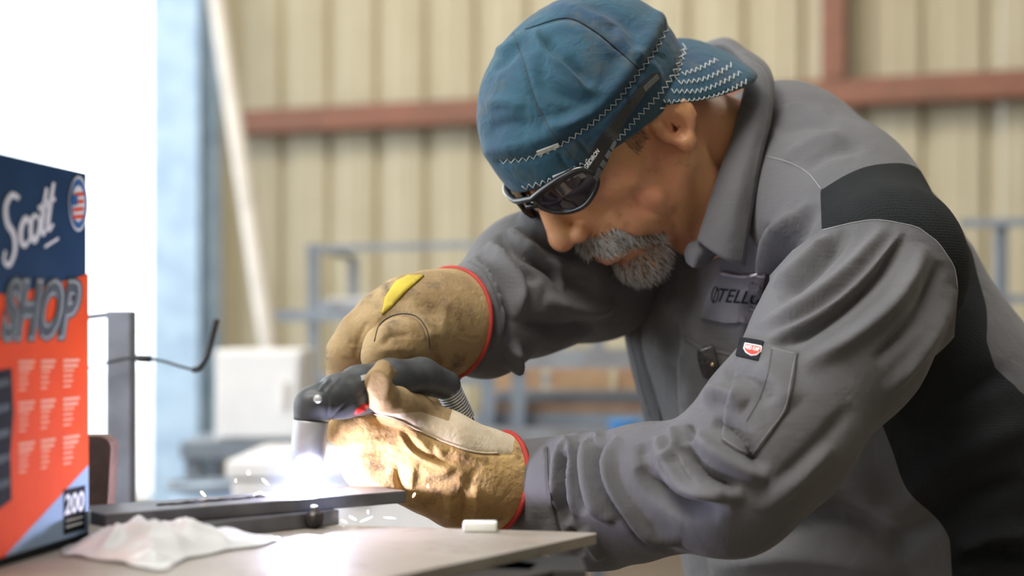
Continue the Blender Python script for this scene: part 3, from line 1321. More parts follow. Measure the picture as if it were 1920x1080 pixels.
# blurred rows of small print in three columns
for r_ in range(3):
    for c_ in range(3):
        u0 = 35 + 42 * c_
        for k in range(6):
            v0 = 672 + 70 * r_ + k * 9.5
            ln = [30, 27, 20, 17, 18, 14][k] - (3 if c_ == 1 else 0)
            flat('print_line', rpoly([(u0, v0), (u0 + ln, v0), (u0 + ln, v0 + (5.5 if k < 2 else 3.5)), (u0, v0 + (5.5 if k < 2 else 3.5))]), M_pprint, 0.0008)
# pictured stack of towels at the left edge
flat('picture', rpoly([(-30, 690), (22, 684), (26, 760), (20, 830), (22, 905), (-30, 930)]), M_kprint, 0.0008)
for k in range(5):
    flat('picture_fold', rpoly([(-30, 705 + 42 * k), (18, 700 + 42 * k), (18, 712 + 42 * k), (-30, 722 + 42 * k)]), M_gprint, 0.0011)

# ================================================================== CRUMPLED PLASTIC FILM
M_film = mat('cloudy_plastic_film', (0.92, 0.93, 0.94), 0.18, trans=0.35, ior=1.3, noise=(25, (0.86, 0.87, 0.88), 0.4, 0.7), spec=0.7)
film_poly = [(120, 1030), (165, 1016), (230, 1008), (300, 1007), (380, 1007), (450, 1010), (525, 1012), (490, 1026), (440, 1032), (350, 1050), (300, 1072), (200, 1055), (120, 1044)]
pg = np.array([(T(u, v).x, T(u, v).y) for u, v in film_poly])
lo, hi = pg.min(0), pg.max(0)
nx, ny = 90, 60
gx, gy = np.meshgrid(np.linspace(lo[0], hi[0], nx), np.linspace(lo[1], hi[1], ny), indexing='ij')
P2 = np.stack([gx.ravel(), gy.ravel()], 1)
sd = poly_sd(P2, pg)
P3 = np.column_stack([P2, np.zeros(len(P2))])
hgt = 0.5 + 0.5 * fnoise(P3, 70, 3, 3)
crease = 1 - np.abs(fnoise(P3, 95, 5, 2))
edge = np.clip(-sd / 0.03, 0, 1)
z = TABLE_Z + 0.0012 + edge * (0.011 * np.clip(hgt, 0, 1.3) + 0.014 * np.clip(crease, 0, 1) ** 2.2)
V = np.column_stack([P2, z])
Q = np.array([(i * ny + j, (i + 1) * ny + j, (i + 1) * ny + j + 1, i * ny + j + 1) for i in range(nx - 1) for j in range(ny - 1)])
(vi, fi), _ = clip_mesh(V, Q, sd + 0.004 * fnoise(P3, 160, 9, 2))
o = mesh_obj('plastic_film', vi, fi, M_film)
so = o.modifiers.new('solidify', 'SOLIDIFY')
so.thickness = 0.0004
so.offset = 1
tag(o, 'crumpled cloudy plastic film lying on the table by the towel box', 'plastic film')

# ================================================================== THE WELDER
M_skin = mat('warm_skin', (0.62, 0.315, 0.155), 0.40, sss=0.12, noise=(30, (0.62, 0.27, 0.16), 0.42, 0.66), bump=(520, 0.35, 0.0008), bump2=(130, 0.25, 0.0014), stain=(70, (0.42, 0.19, 0.10), 0.60, 0.74))
M_cap = mat('faded_teal_cotton', (0.017, 0.070, 0.110), 0.85, noise=(16, (0.022, 0.055, 0.105), 0.40, 0.70), bump=(900, 0.25, 0.0005), bump2=(46, 0.55, 0.006), stain=(22, (0.075, 0.085, 0.075), 0.55, 0.75), sheen=0.1)
M_grey = mat('grey_ripstop_cotton', (0.108, 0.105, 0.111), 0.85, noise=(9, (0.086, 0.084, 0.090), 0.4, 0.7), bump=(700, 0.3, 0.0005), bump2=(38, 0.35, 0.006), wave=(75, 0.06), sheen=0.1)
M_black = mat('black_stretch_panel', (0.014, 0.017, 0.019), 0.8, noise=(30, (0.020, 0.023, 0.025), 0.4, 0.7), bump=(700, 0.25, 0.0005), sheen=0.15)
M_thread = mat('white_thread', (0.72, 0.74, 0.72), 0.7, noise=(90, (0.6, 0.62, 0.6), 0.4, 0.7))
M_seam = mat('dark_seam_thread', (0.05, 0.05, 0.055), 0.8, noise=(90, (0.07, 0.07, 0.075), 0.4, 0.7))
M_lseam = mat('grey_seam_thread', (0.27, 0.27, 0.28), 0.8, noise=(90, (0.22, 0.22, 0.23), 0.4, 0.7))

# ---- head: anatomy in millimetres (x to his left, y forward, z up), then posed
hp, hy, hr = math.radians(54), math.radians(31), math.radians(0)
fh = Vector((-math.cos(hy), -math.sin(hy), 0))
lv = Vector((math.sin(hy), -math.cos(hy), 0))
fv = fh * math.cos(hp) - Vector((0, 0, 1)) * math.sin(hp)
uvv = fh * math.sin(hp) + Vector((0, 0, 1)) * math.cos(hp)
HM = Matrix((lv, fv, uvv)).transposed()
HO = Vector((0.0907, 1.33, CAMZ + 0.192))
HS = 1.0


def H(x, y, z):
    return HO + HM @ (Vector((x, y, z)) * 0.001 * HS)


HMn = np.array(HM)


def head_world(V):
    return (np.asarray(V) * HS) @ HMn.T + np.array(HO)


def head_local(p):
    return (HM.transposed() @ (Vector(p) - HO)) * 1000 / HS


mm = 0.001


def build_head():
    g = Grid((-0.10, -0.17, -0.20), (0.10, 0.14, 0.145), 0.0021)

    def E(c, r, k=0.0, R=None, mode='add'):
        g.ell(np.array(c) * mm, np.array(r) * mm, R, k * mm, mode)

    def C(a, b, ra, rb, k=0.0, mode='add', axis=None, scale=1.0):
        g.cone(np.array(a) * mm, np.array(b) * mm, ra * mm, rb * mm, k * mm, axis, scale, mode)
    E((0, -6, 36), (75, 96, 82))
    E((0, 40, -8), (63, 58, 80), 14)
    E((0, 28, -62), (50, 52, 44), 16)
    for s in (-1, 1):
        C((s * 52, 2, -52), (s * 14, 72, -98), 17, 15, 14)
        E((s * 50, 56, -10), (20, 22, 15), 14)
        E((s * 40, 58, -48), (24, 27, 26), 16)
        C((s * 9, 92, 42), (s * 45, 74, 40), 7.5, 7, 10)
        E((s * 33, 96, 20), (17, 14, 12), 10, None, 'sub')
        E((s * 32, 76, 20), (13, 13, 13), 3)
        C((s * 20, 86, 10), (s * 46, 76, 14), 5, 5, 5)
    E((0, 80, -98), (22, 16, 17), 12)
    E((0, 80, -52), (34, 22, 26), 12)
    # nose
    C((0, 94, 26), (0, 112, -14), 7.5, 11, 8)
    E((0, 114, -19), (12.5, 12, 11.5), 6)
    for s in (-1, 1):
        E((s * 13.5, 103, -24), (8.5, 11, 8.5), 5)
        E((s * 8, 106, -34), (4.5, 6, 5), 3, None, 'sub')
    # lips
    pts = [(-24, 86, -61), (-12, 97, -57), (0, 100, -55.5), (12, 97, -57), (24, 86, -61)]
    for a, b in zip(pts[:-1], pts[1:]):
        C(a, b, 5, 5, 4)
    pts = [(-22, 86, -64), (-11, 95, -68), (0, 97.5, -69), (11, 95, -68), (22, 86, -64)]
    for a, b in zip(pts[:-1], pts[1:]):
        C(a, b, 5.5, 6, 4)
    pts = [(-26, 90, -62), (-12, 103, -62.5), (0, 106, -62.5), (12, 103, -62.5), (26, 90, -62)]
    for a, b in zip(pts[:-1], pts[1:]):
        C(a, b, 1.6, 1.6, 3, 'sub')
    # nasolabial furrow
    for s in (-1, 1):
        C((s * 23, 100, -26), (s * 36, 88, -52), 2.2, 2.6, 6, 'sub')
        C((s * 38, 84, -60), (s * 40, 72, -84), 1.5, 2.0, 6, 'sub')
    # neck
    nb = head_local(W(1475, 330, 1.43))
    C((0, -30, -30), tuple(nb), 55, 54, 24)
    nb2 = head_local(W(1400, 430, 1.40))
    C((0, 12, -70), tuple(nb2), 44, 50, 24)
    for s in (-1, 1):
        q = head_local(W(1370, 440, 1.36)) if s > 0 else Vector((0, -60, -120))
        C((s * 60, -18, -38), tuple(q), 12, 14, 12)
    # ears
    for s in (-1, 1):
        an = math.radians(17)
        # axes of the ear disc: thickness outwards, width backwards, height up
        wv = np.array([s * 0.42, -0.90, 0.0])
        wv = wv / np.linalg.norm(wv)
        uvx = np.array([0.0, -math.sin(an), math.cos(an)])
        uvx = uvx - wv * (uvx @ wv)
        uvx /= np.linalg.norm(uvx)
        tv = np.cross(wv, uvx)
        R = np.stack([tv, wv, uvx], 1)
        c = np.array([s * 78, -11, -13.0])
        E(c, (5.5, 18, 22), 3, R)
        # helix rim
        rim = []
        for a in np.linspace(-0.5, 3.9, 12):
            rim.append(c + wv * 17 * math.cos(a) + uvx * 20 * math.sin(a) + tv * s * 2)
        for a, b in zip(rim[:-1], rim[1:]):
            C(a, b, 4.0, 4.0, 2)
        lob = c - uvx * 21 - wv * 6
        E(lob, (5.5, 9.5, 11), 4, R)
        out = np.array([s * 1.0, 0.25, 0])
        E(c - wv * 5 - uvx * 3 + out * 6, (9, 9, 14), 4, None, 'sub')
        C(c - wv * 6 + uvx * 8 + out * 6, c + wv * 8 + uvx * 14 + out * 6, 4.0, 2.5, 4, 'sub')
        E((s * 73, 3, -2), (5, 5, 8), 4)
    V, Q = g.mesh()
    V, Q = largest(V, Q)
    V = smooth(V, Q, 3)
    return head_world(V), Q[:, ::-1]


HV, HQ = build_head()
# crow's feet, cheek creases, jaw fold
HV = sculpt(HV, HQ, [
    ([(1188, 350), (1205, 385), (1240, 402), (1262, 418)], 8, -3.0), ([(1185, 335), (1215, 365), (1250, 380)], 16, 2.6),
    ([(1150, 380), (1180, 420), (1215, 440), (1250, 455)], 10, -1.6), ([(1140, 400), (1170, 430)], 14, 1.6),
    ([(1270, 420), (1262, 455), (1248, 480)], 4, -1.8), ([(1140, 420), (1180, 455), (1220, 468)], 7, -1.8),
    ([(1225, 350), (1235, 380), (1262, 400)], 16, 2.0),
    ([(1255, 405), (1268, 440), (1262, 475)], 7, -2.2),
    ([(1283, 400), (1287, 440), (1272, 470)], 12, 1.6),
    ([(1130, 345), (1160, 350)], 3, -0.7), ([(1128, 355), (1156, 364)], 3, -0.7), ([(1130, 336), (1160, 336)], 3, -0.6),
    ([(1200, 310), (1260, 318), (1290, 300)], 10, -1.4),
    ([(1215, 285), (1265, 330)], 22, 1.5),
], dmax=1.40)
person = mesh_obj('person', HV, HQ, M_skin)
tag(person, 'man in grey work shirt and blue cap bending over the table with a torch', 'person')
surf_head = Surf(HV, HQ)


# ---- cap


def build_cap():
    g = Grid((-0.12, -0.15, -0.09), (0.12, 0.135, 0.16), 0.0022)

    def E(c, r, k=0.0, R=None, mode='add'):
        g.ell(np.array(c) * mm, np.array(r) * mm, R, k * mm, mode)
    E((0, -4, 36), (87, 110, 88))
    E((0, 8, 66), (74, 82, 60), 18)
    g.plane(np.array([0, 104, 38]) * mm, (0, 0.33, -1), 0.003)
    V, Q = g.mesh()
    V, Q = largest(V, Q)
    V = smooth(V, Q, 2)
    return head_world(V), Q[:, ::-1]


CV, CQ = build_cap()
band1 = [(938, 303), (985, 298), (1030, 283), (1085, 250), (1130, 215), (1165, 180), (1200, 133), (1230, 92), (1252, 50)]
band2 = [(980, 352), (1030, 338), (1085, 312), (1150, 268), (1200, 215), (1240, 172), (1268, 128), (1284, 84)]
CV = sculpt(CV, CQ, amp(2.0, [
    (band1, 7, -1.6, 'n'),
    ([(925, 280), (985, 272), (1075, 228), (1150, 165), (1215, 80), (1235, 35)], 17, 2.4, 'n'),
    ([(985, 55), (1060, 34), (1110, 55), (1160, 95), (1200, 132)], 4, -1.6),
    ([(990, 72), (1060, 50), (1110, 72), (1150, 110)], 12, 1.6),
    ([(962, 62), (982, 120), (1003, 190), (1040, 255)], 4, -1.2),
    # creases in the crown
    ([(1012, 50), (1030, 90), (1075, 130), (1105, 165)], 13, -3.4, 's'),
    ([(1040, 85), (1062, 135), (1120, 190)], 16, 2.6),
    ([(1010, 100), (1025, 160), (1070, 185), (1110, 190)], 14, -2.6),
    ([(925, 100), (950, 90), (985, 62)], 9, 2.2), ([(915, 135), (945, 118), (975, 80)], 8, -1.8),
    ([(910, 200), (940, 190), (985, 200)], 12, 1.8), ([(918, 245), (960, 232), (1000, 240)], 12, -1.6),
    ([(1150, 60), (1180, 100), (1210, 110)], 12, 2.0), ([(1090, 10), (1150, 25), (1200, 70)], 12, -2.0),
    ([(1030, 10), (1090, 22), (1150, 50)], 10, 2.0),
    ([(1040, 215), (1085, 205), (1130, 175)], 11, -1.8), ([(1020, 235), (1060, 232), (1100, 215)], 9, 1.6),
    ([(1170, 165), (1182, 190), (1180, 212)], 4, -1.2), ([(1190, 150), (1204, 172)], 4, -1.2),
    ([(1080, 260), (1100, 285), (1108, 300)], 4, -1.2), ([(1045, 285), (1060, 310), (1072, 320)], 4, -1.0),
    ([(1210, 110), (1232, 130), (1238, 160)], 6, 1.2), ([(1225, 95), (1250, 112)], 5, -1.0),
]))
CN = normals(CV, CQ)
CV = CV + CN * (0.0009 * fnoise(CV, 55, 11, 3))[:, None]
cap = mesh_obj('cap', CV, CQ, M_cap, person)

# bill worn backwards over the nape
outer = [(84, -14, 3), (87, -44, -25), (91, -78, -49), (79, -105, -62), (52, -122, -54), (26, -133, -44), (0, -137, -40)]
inner = [(82, -6, 12), (74, -38, 10), (62, -64, 8), (48, -82, 6), (32, -94, 6), (16, -101, 6), (0, -103, 6)]
outer = outer + [(-x, y, z) for x, y, z in outer[-2::-1]]
inner = inner + [(-x, y, z) for x, y, z in inner[-2::-1]]
oo = spline(outer, 8)
ii = spline(inner, 8)
rows = []
for t in np.linspace(0, 1, 9):
    mid = ii * (1 - t) + oo * t
    bul = 7.0 * math.sin(math.pi * t) * np.abs(np.sin(np.linspace(0.02, math.pi - 0.02, len(oo)))) ** 0.4
    nrm_ = np.stack([mid[:, 0] * 0.004, np.full(len(mid), -0.5), np.full(len(mid), 0.75)], 1)
    rows.append(mid + nrm_ * bul[:, None])
BV = head_world(np.concatenate(rows) * mm)
nb_ = len(oo)
BF = [(r * nb_ + i, r * nb_ + i + 1, (r + 1) * nb_ + i + 1, (r + 1) * nb_ + i) for r in range(8) for i in range(nb_ - 1)]
BVt = BV.copy()
Bq = np.array(BF)
bn_ = normals(BV, Bq)
if (bn_ * np.array(uvv)).sum() < 0:
    bn_ = -bn_
    Bq = Bq[:, ::-1]
n0 = len(BV)
allV = np.concatenate([BV + bn_ * 0.0012, BV - bn_ * 0.0012])
allF = [tuple(q) for q in Bq] + [tuple(np.array(q)[::-1] + n0) for q in Bq]
per = list(range(nb_)) + [r * nb_ + nb_ - 1 for r in range(1, 9)] + [8 * nb_ + i for i in range(nb_ - 2, -1, -1)] + [r * nb_ for r in range(7, 0, -1)]
for a, b in zip(per, per[1:] + per[:1]):
    allF.append((a, b, b + n0, a + n0))
bill = mesh_obj('cap_bill', allV, allF, M_cap, cap)
tag(bill, 'stitched soft bill turned to the nape')
surf_cap = Surf(*merge([([Vector(v) for v in CV], [tuple(q) for q in CQ]), ([Vector(v) for v in allV], allF)]))


def zigzag(name, path, amp, period, surf, r, material, parent, off=0.0006):
    P = spline(path, 10)
    L = np.concatenate([[0], np.cumsum(np.linalg.norm(np.diff(P, axis=0), axis=1))])
    n = int(L[-1] / (period / 2))
    pts = []
    for i in range(n + 1):
        s = L[-1] * i / n
        u = np.interp(s, L, P[:, 0])
        v = np.interp(s, L, P[:, 1])
        u2 = np.interp(min(s + 1, L[-1]), L, P[:, 0]) - np.interp(max(s - 1, 0), L, P[:, 0])
        v2 = np.interp(min(s + 1, L[-1]), L, P[:, 1]) - np.interp(max(s - 1, 0), L, P[:, 1])
        l_ = math.hypot(u2, v2) + 1e-9
        sg = 1 if i % 2 else -1
        uv = (u - v2 / l_ * amp * sg, v + u2 / l_ * amp * sg)
        pts.append(uv)
    dense = []
    for a, b in zip(pts[:-1], pts[1:]):
        for t in (0, 0.5):
            dense.append((a[0] + (b[0] - a[0]) * t, a[1] + (b[1] - a[1]) * t))
    dense.append(pts[-1])
    out = []
    for u, v in dense:
        p, nn = surf.hit(u, v, off)
        if p is not None and (not out or (p - out[-1]).length < 0.03):
            out.append(p)
    if len(out) > 2:
        V, Fc = tube_data(out, r, 4)
        return mesh_obj(name, V, Fc, material, parent)


def seam(name, path, surf, r, material, parent, off=0.0002):
    pts = surf.line(path, off, 5)
    if len(pts) > 2:
        return tube(name, pts, r, material, parent, 5)


zigzag('zigzag_stitch', band1, 4.5, 14, surf_cap, 0.00042, M_thread, cap)
zigzag('zigzag_stitch', band2, 4.5, 13, surf_cap, 0.00042, M_thread, cap)
for pth in ([(1286, 92), (1276, 118), (1266, 150)],
            [(1279, 140), (1310, 130), (1345, 112)],
            [(1272, 156), (1315, 150), (1350, 136), (1372, 122)],
            [(1259, 172), (1310, 171), (1352, 156), (1390, 136)],
            [(1244, 192), (1300, 189), (1350, 178), (1400, 153)]):
    zigzag('zigzag_stitch', pth, 4.2, 9.5, surf_cap, 0.0004, M_thread, bill, 0.0008)
seam('crown_seam', [(985, 55), (1060, 34), (1110, 55), (1160, 95), (1200, 132)], surf_cap, 0.0005, M_kprint, cap)
seam('crown_seam', [(962, 62), (982, 120), (1003, 190), (1040, 255), (1085, 310)], surf_cap, 0.0004, M_seam, cap)
seam('edge_piping', [(1238, 203), (1300, 199), (1352, 188), (1400, 160)], surf_cap, 0.0007, M_thread, bill)
for q in ([(1006, 283), (1046, 268), (1049, 276), (1009, 292)], [(1036, 330), (1078, 313), (1080, 321), (1040, 338)]):
    V, Fc = surf_cap.patch(q, 0.0006, 0.0007, 6)
    mesh_obj('fabric_tag', V, Fc, M_thread, cap, False)

# ---- safety glasses
M_gl = mat('black_gloss_frame', (0.010, 0.011, 0.013), 0.16, noise=(40, (0.014, 0.014, 0.016), 0.4, 0.7), coat=0.6)
M_lens = mat('smoked_lens', (0.018, 0.012, 0.020), 0.04, noise=(10, (0.022, 0.016, 0.024), 0.4, 0.7), coat=1.0, spec=0.9)
M_rub = mat('grey_rubber_grip', (0.10, 0.11, 0.11), 0.55, noise=(60, (0.08, 0.085, 0.085), 0.4, 0.7))
prof = []
for y in np.linspace(-70, 20, 10, endpoint=False):
    prof.append((90, y))
for a in np.linspace(math.pi / 2, 0, 24):
    prof.append((90 * math.sin(a), 20 + 93 * math.cos(a)))
prof = prof + [(-x, y) for x, y in prof[-2::-1]]
GV = []
for z_ in np.linspace(-25, 75, 26):
    sc = 1.0 - 0.0016 * abs(z_ - 22)
    for x, y in prof:
        GV.append((x * (1 if y < 20 else sc), 20 + (y - 20) * sc if y > 20 else y, z_))
npf = len(prof)
GF = [(r * npf + i, r * npf + i + 1, (r + 1) * npf + i + 1, (r + 1) * npf + i) for r in range(25) for i in range(npf - 1)]
guide = Surf(head_world(np.array(GV) * mm), GF)
gls = empty('safety_glasses', H(0, 112, 22))
gls.parent = person
gls.matrix_parent_inverse = person.matrix_world.inverted()
lens_px = [(1003, 374), (1030, 352), (1062, 332), (1092, 318), (1112, 322), (1120, 338), (1114, 360), (1098, 382), (1074, 394), (1045, 396), (1018, 388)]
lens_s = spline(lens_px + lens_px[:1], 5)[:-1]
V, Fc = guide.patch(lens_s, -0.001, 0.0022, 7)
lens = mesh_obj('lens', V, Fc, M_lens, gls)


def mirror(V, k=0.82):
    L_ = (np.array([list(v) for v in V]) - np.array(HO)) @ HMn
    L_[:, 0] *= -k
    return L_ @ HMn.T + np.array(HO)


mesh_obj('lens', mirror(V), [tuple(reversed(f)) for f in Fc], M_lens, gls)
rim = [guide.hit(u, v, 0.001)[0] for u, v in spline(lens_px + lens_px[:1], 6)[:-1]]
rv, rf = tube_data(rim, 0.0024, 8, closed=True)
mesh_obj('frame_rim', rv, rf, M_gl, gls)
mesh_obj('frame_rim', mirror(rv), [tuple(reversed(f)) for f in rf], M_gl, gls)
# brow bar: thick upper frame running over both lenses
brow = [guide.hit(u, v, 0.0015)[0] for u, v in spline([(1112, 322), (1088, 316), (1055, 330), (1022, 352), (1000, 370)], 6)]
bwl = [head_local(p) for p in brow]
full = bwl + [Vector((0, bwl[-1].y + 1.5, bwl[-1].z + 1))] + [Vector((-p.x, p.y, p.z)) for p in reversed(bwl)]
tube('brow_bar', [H(p.x if p.x > 0 else p.x * 0.82, p.y, p.z) for p in full], [0.0031] * len(full), M_gl, gls, 10)
nbp = [Vector((9, 106, 20)), Vector((5, 111, 26)), Vector((0, 113, 28)), Vector((-5, 111, 26)), Vector((-9, 106, 20))]
tube('bridge', [H(*p) for p in nbp], 0.0026, M_gl, gls, 8)
arm_px = [(1094, 316), (1108, 284), (1121, 261), (1162, 208), (1203, 157), (1222, 138), (1234, 136), (1236, 144), (1232, 153), (1206, 178), (1168, 233), (1153, 267), (1138, 300), (1120, 332)]
V, Fc = guide.patch(arm_px, 0.0, 0.003, 6)
arm = mesh_obj('temple_arm', V, Fc, M_gl, gls, False)
mesh_obj('temple_arm', mirror(V), [tuple(reversed(f)) for f in Fc], M_gl, gls, False)
for q in ([(1202, 164), (1228, 140), (1232, 148), (1206, 173)], [(1112, 330), (1122, 312), (1127, 318), (1118, 338)], [(1124, 308), (1130, 298), (1135, 303), (1129, 313)],
          [(1133, 292), (1140, 280), (1145, 285), (1138, 297)], [(1142, 277), (1150, 263), (1154, 268), (1147, 282)]):
    V, Fc = guide.patch(q, 0.003, 0.0006, 5)
    mesh_obj('grip_inlay', V, Fc, M_rub, arm, False)
quad_text('lettering', 'GRIDIRON', [(1094, 309), (1118, 277), (1124, 282), (1100, 316)], M_wprint, 0.0037, 0.2, 0.02, arm, lambda u, v, o_: guide.hit(u, v, o_)[0])

# ---- beard
M_grey_hair = mat('grey_beard_hair', (0.58, 0.55, 0.52), 0.5, noise=(300, (0.78, 0.76, 0.74), 0.4, 0.7))
M_brown_hair = mat('brown_beard_hair', (0.13, 0.085, 0.06), 0.5, noise=(300, (0.2, 0.14, 0.1), 0.4, 0.7))
HN = normals(HV, HQ)
HLv = ((HV - np.array(HO)) @ HMn) * 1000 / HS
HLn = HN @ HMn


def hairs(name, mask, count, length, flow, material, r0=0.00022, seed=1):
    rs = np.random.default_rng(seed)
    idx = np.where(mask)[0]
    parts = []
    for i in rs.choice(idx, count):
        p = HLv[i] + rs.normal(0, 0.9, 3)
        n_ = HLn[i]
        L_ = length * (0.6 + 0.7 * rs.random())
        fl_ = flow(p)
        d0 = n_ * 0.75 + fl_ * 0.6 + rs.normal(0, 0.22, 3)
        d1 = n_ * 0.15 + fl_ + rs.normal(0, 0.28, 3)
        d0 /= np.linalg.norm(d0)
        d1 /= np.linalg.norm(d1)
        p = p - n_ * 1.0
        pts = [p, p + d0 * L_ * 0.4, p + (d0 * 0.55 + d1 * 0.45) * L_ * 0.75, p + (d0 * 0.4 + d1 * 0.7) * L_]
        parts.append(tube_data([H(*q) for q in pts], [r0 * 1.2, r0, r0 * 0.8, r0 * 0.25], 3, False))
    V, Fc = merge(parts)
    o = mesh_obj(name, V, Fc, material, person)
    o['kind'] = 'stuff'
    return o


ax_ = np.abs(HLv[:, 0])
zz = HLv[:, 2]
yy = HLv[:, 1]
front = yy > 58
mous = front & (ax_ < 40) & (zz < -33 - ax_ * 0.18) & (zz > -54 - ax_ * 0.33) & (yy < 106) & ~((ax_ < 20) & (yy > 103))
goat = front & (ax_ < 42) & (zz < -84 + 0.10 * ax_) & (zz > -122) & (yy > 62)
side_b = front & (ax_ > 30) & (ax_ < 44) & (zz < -56) & (zz > -86)
fm = lambda p: np.array([np.sign(p[0]) * (0.25 + abs(p[0]) * 0.018), 0.28, -0.85])
fg = lambda p: np.array([p[0] * 0.006, 0.20 - 0.0, -0.9])
hairs('moustache', mous, 1500, 9.5, fm, M_grey_hair, seed=1)
hairs('moustache', mous, 350, 9, fm, M_brown_hair, seed=2)
hairs('beard', goat | side_b, 1900, 9.5, fg, M_grey_hair, seed=3)
hairs('beard', goat | side_b, 900, 9, fg, M_brown_hair, seed=4)
temple = (HLv[:, 0] > 60) & (yy > 12) & (yy < 34) & (zz > -4) & (zz < 16)
hairs('sideburn', temple, 260, 6, lambda p: np.array([0, 0.2, -0.9]), M_brown_hair, 0.00014, seed=5)
napeh = (yy < -55) & (zz > -60) & (zz < -5) & (ax_ < 75)
0 and hairs('nape_hair', napeh, 500, 9, lambda p: np.array([0, -0.2, -0.9]), M_brown_hair, seed=6)

# ---- shirt
PW = lambda u, v, d: np.array(W(u, v, d))
LAT = (math.sin(math.radians(22)), -math.cos(math.radians(22)), 0)
shirt = empty('shirt', (0.3, 1.44, 0.8))
shirt.parent = person
shirt.matrix_parent_inverse = person.matrix_world.inverted()


def shoulder_prims(g, e=0.0):
    g.chain([PW(1465, 270, 1.44), PW(1560, 385, 1.33), PW(1640, 500, 1.245)], [0.055 + e, 0.068 + e, 0.080 + e], 0.05)


def build_trunk():
    g = Grid((0.06, 1.08, 0.70), (0.66, 1.80, 1.32), 0.0040)
    g.chain([PW(1480, 315, 1.46), PW(1530, 520, 1.47), PW(1625, 800, 1.48), PW(1720, 1160, 1.50)],
            [0.072, 0.124, 0.160, 0.165], 0.05, LAT, 1.30)
    g.chain([PW(1390, 470, 1.45), PW(1390, 640, 1.45), PW(1440, 860, 1.45), PW(1490, 1140, 1.47)], [0.075, 0.078, 0.085, 0.10], 0.06, LAT, 1.35)
    shoulder_prims(g)
    g.chain([PW(1430, 285, 1.50), PW(1290, 430, 1.62)], [0.055, 0.078], 0.05)
    # collar opening
    a = PW(1335, 330, 1.40)
    b = PW(1480, 300, 1.44)
    g.cone(a, a + (b - a) * 0.15, 0.058, 0.058, 0.01, mode='sub')
    V, Q = g.mesh()
    V, Q = largest(V, Q)
    return smooth(V, Q, 2), Q


TV, TQ = build_trunk()
TV = sculpt(TV, TQ, amp(2.0, [
    # upper back
    ([(1450, 215), (1500, 205), (1560, 215)], 12, 2.2), ([(1455, 245), (1520, 232), (1570, 240)], 10, -2.2),
    ([(1470, 300), (1530, 262), (1590, 255)], 12, 2.6), ([(1500, 320), (1560, 285), (1620, 278)], 10, -2.2),
    # chest drape from the collar to the arm
    ([(1530, 380), (1475, 460), (1440, 560), (1395, 640)], 15, -7, 's'),
    ([(1490, 400), (1440, 490), (1420, 560)], 16, 6),
    ([(1440, 420), (1425, 520), (1400, 600)], 12, -4),
    ([(1245, 560), (1300, 620), (1345, 700)], 18, 4), ([(1300, 540), (1260, 640), (1290, 740)], 16, -3),
    ([(1230, 640), (1290, 700), (1310, 780)], 14, 3),
    # side panel folds
    ([(1640, 1010), (1740, 900), (1850, 830), (1930, 800)], 26, 5), ([(1660, 1040), (1790, 950), (1920, 900)], 20, -5),
    ([(1800, 1030), (1850, 1000), (1930, 1000)], 16, 8), ([(1790, 1060), (1850, 1035), (1930, 1040)], 12, -7),
    ([(1700, 800), (1800, 740), (1900, 690)], 22, -4),
    # shirt front below the arm
    ([(1420, 950), (1560, 900), (1680, 960)], 30, 6), ([(1380, 1010), (1560, 960), (1720, 1030)], 26, -7), ([(1330, 1060), (1500, 1040), (1700, 1075)], 26, 6),
]), dmax=1.62)
TV = TV + normals(TV, TQ) * (0.0012 * fnoise(TV, 30, 21, 3))[:, None]
tuv = proj(TV)
panel_poly = [(1538, 357), (1590, 326), (1640, 309), (1705, 308), (1742, 335), (1776, 375), (1784, 394), (1808, 412), (1808, 442), (1822, 472), (1834, 520), (1850, 580), (1850, 640),
              (1866, 690), (1900, 720), (1960, 760), (2300, 900), (2300, 1500), (1800, 1500), (1785, 1080), (1770, 990), (1702, 920), (1672, 842), (1642, 770), (1600, 700), (1560, 560), (1541, 440)]
panel_poly = ([tuple(p) for p in spline(panel_poly[:13], 4)] + [tuple(p) for p in spline(panel_poly[13:17], 4)]
              + panel_poly[17:18] + [tuple(p) for p in spline(panel_poly[18:], 5)])
psd = poly_sd(tuv[:, :2], panel_poly)
back = (normals(TV, TQ)[:, 1] > 0.35)
psd = np.where(back, np.maximum(psd, 5), psd)
(pv, pf), (gv, gf) = clip_mesh(TV, TQ, psd)
torso_o = mesh_obj('shirt_body', gv, gf, M_grey, shirt)
M_mesh = mat('black_knit_mesh', (0.011, 0.013, 0.0145), 0.85, noise=(30, (0.015, 0.017, 0.018), 0.4, 0.7), spec=0.25)
nt = M_mesh.node_tree
vor = nt.nodes.new('ShaderNodeTexVoronoi')
vor.inputs['Scale'].default_value = 420
vor.inputs['Randomness'].default_value = 0.15
tcn = nt.nodes.new('ShaderNodeTexCoord')
nt.links.new(tcn.outputs['Object'], vor.inputs['Vector'])
bmp = nt.nodes.new('ShaderNodeBump')
bmp.inputs['Strength'].default_value = 0.8
bmp.inputs['Distance'].default_value = 0.0008
nt.links.new(vor.outputs['Distance'], bmp.inputs['Height'])
nt.links.new(bmp.outputs['Normal'], nt.nodes['Principled BSDF'].inputs['Normal'])
pv = np.array(pv)
side_o = mesh_obj('side_panel', pv, pf, M_mesh, shirt)
tag(side_o, 'black stretch panel from shoulder to hip')
surf_trunk = Surf(TV, TQ)


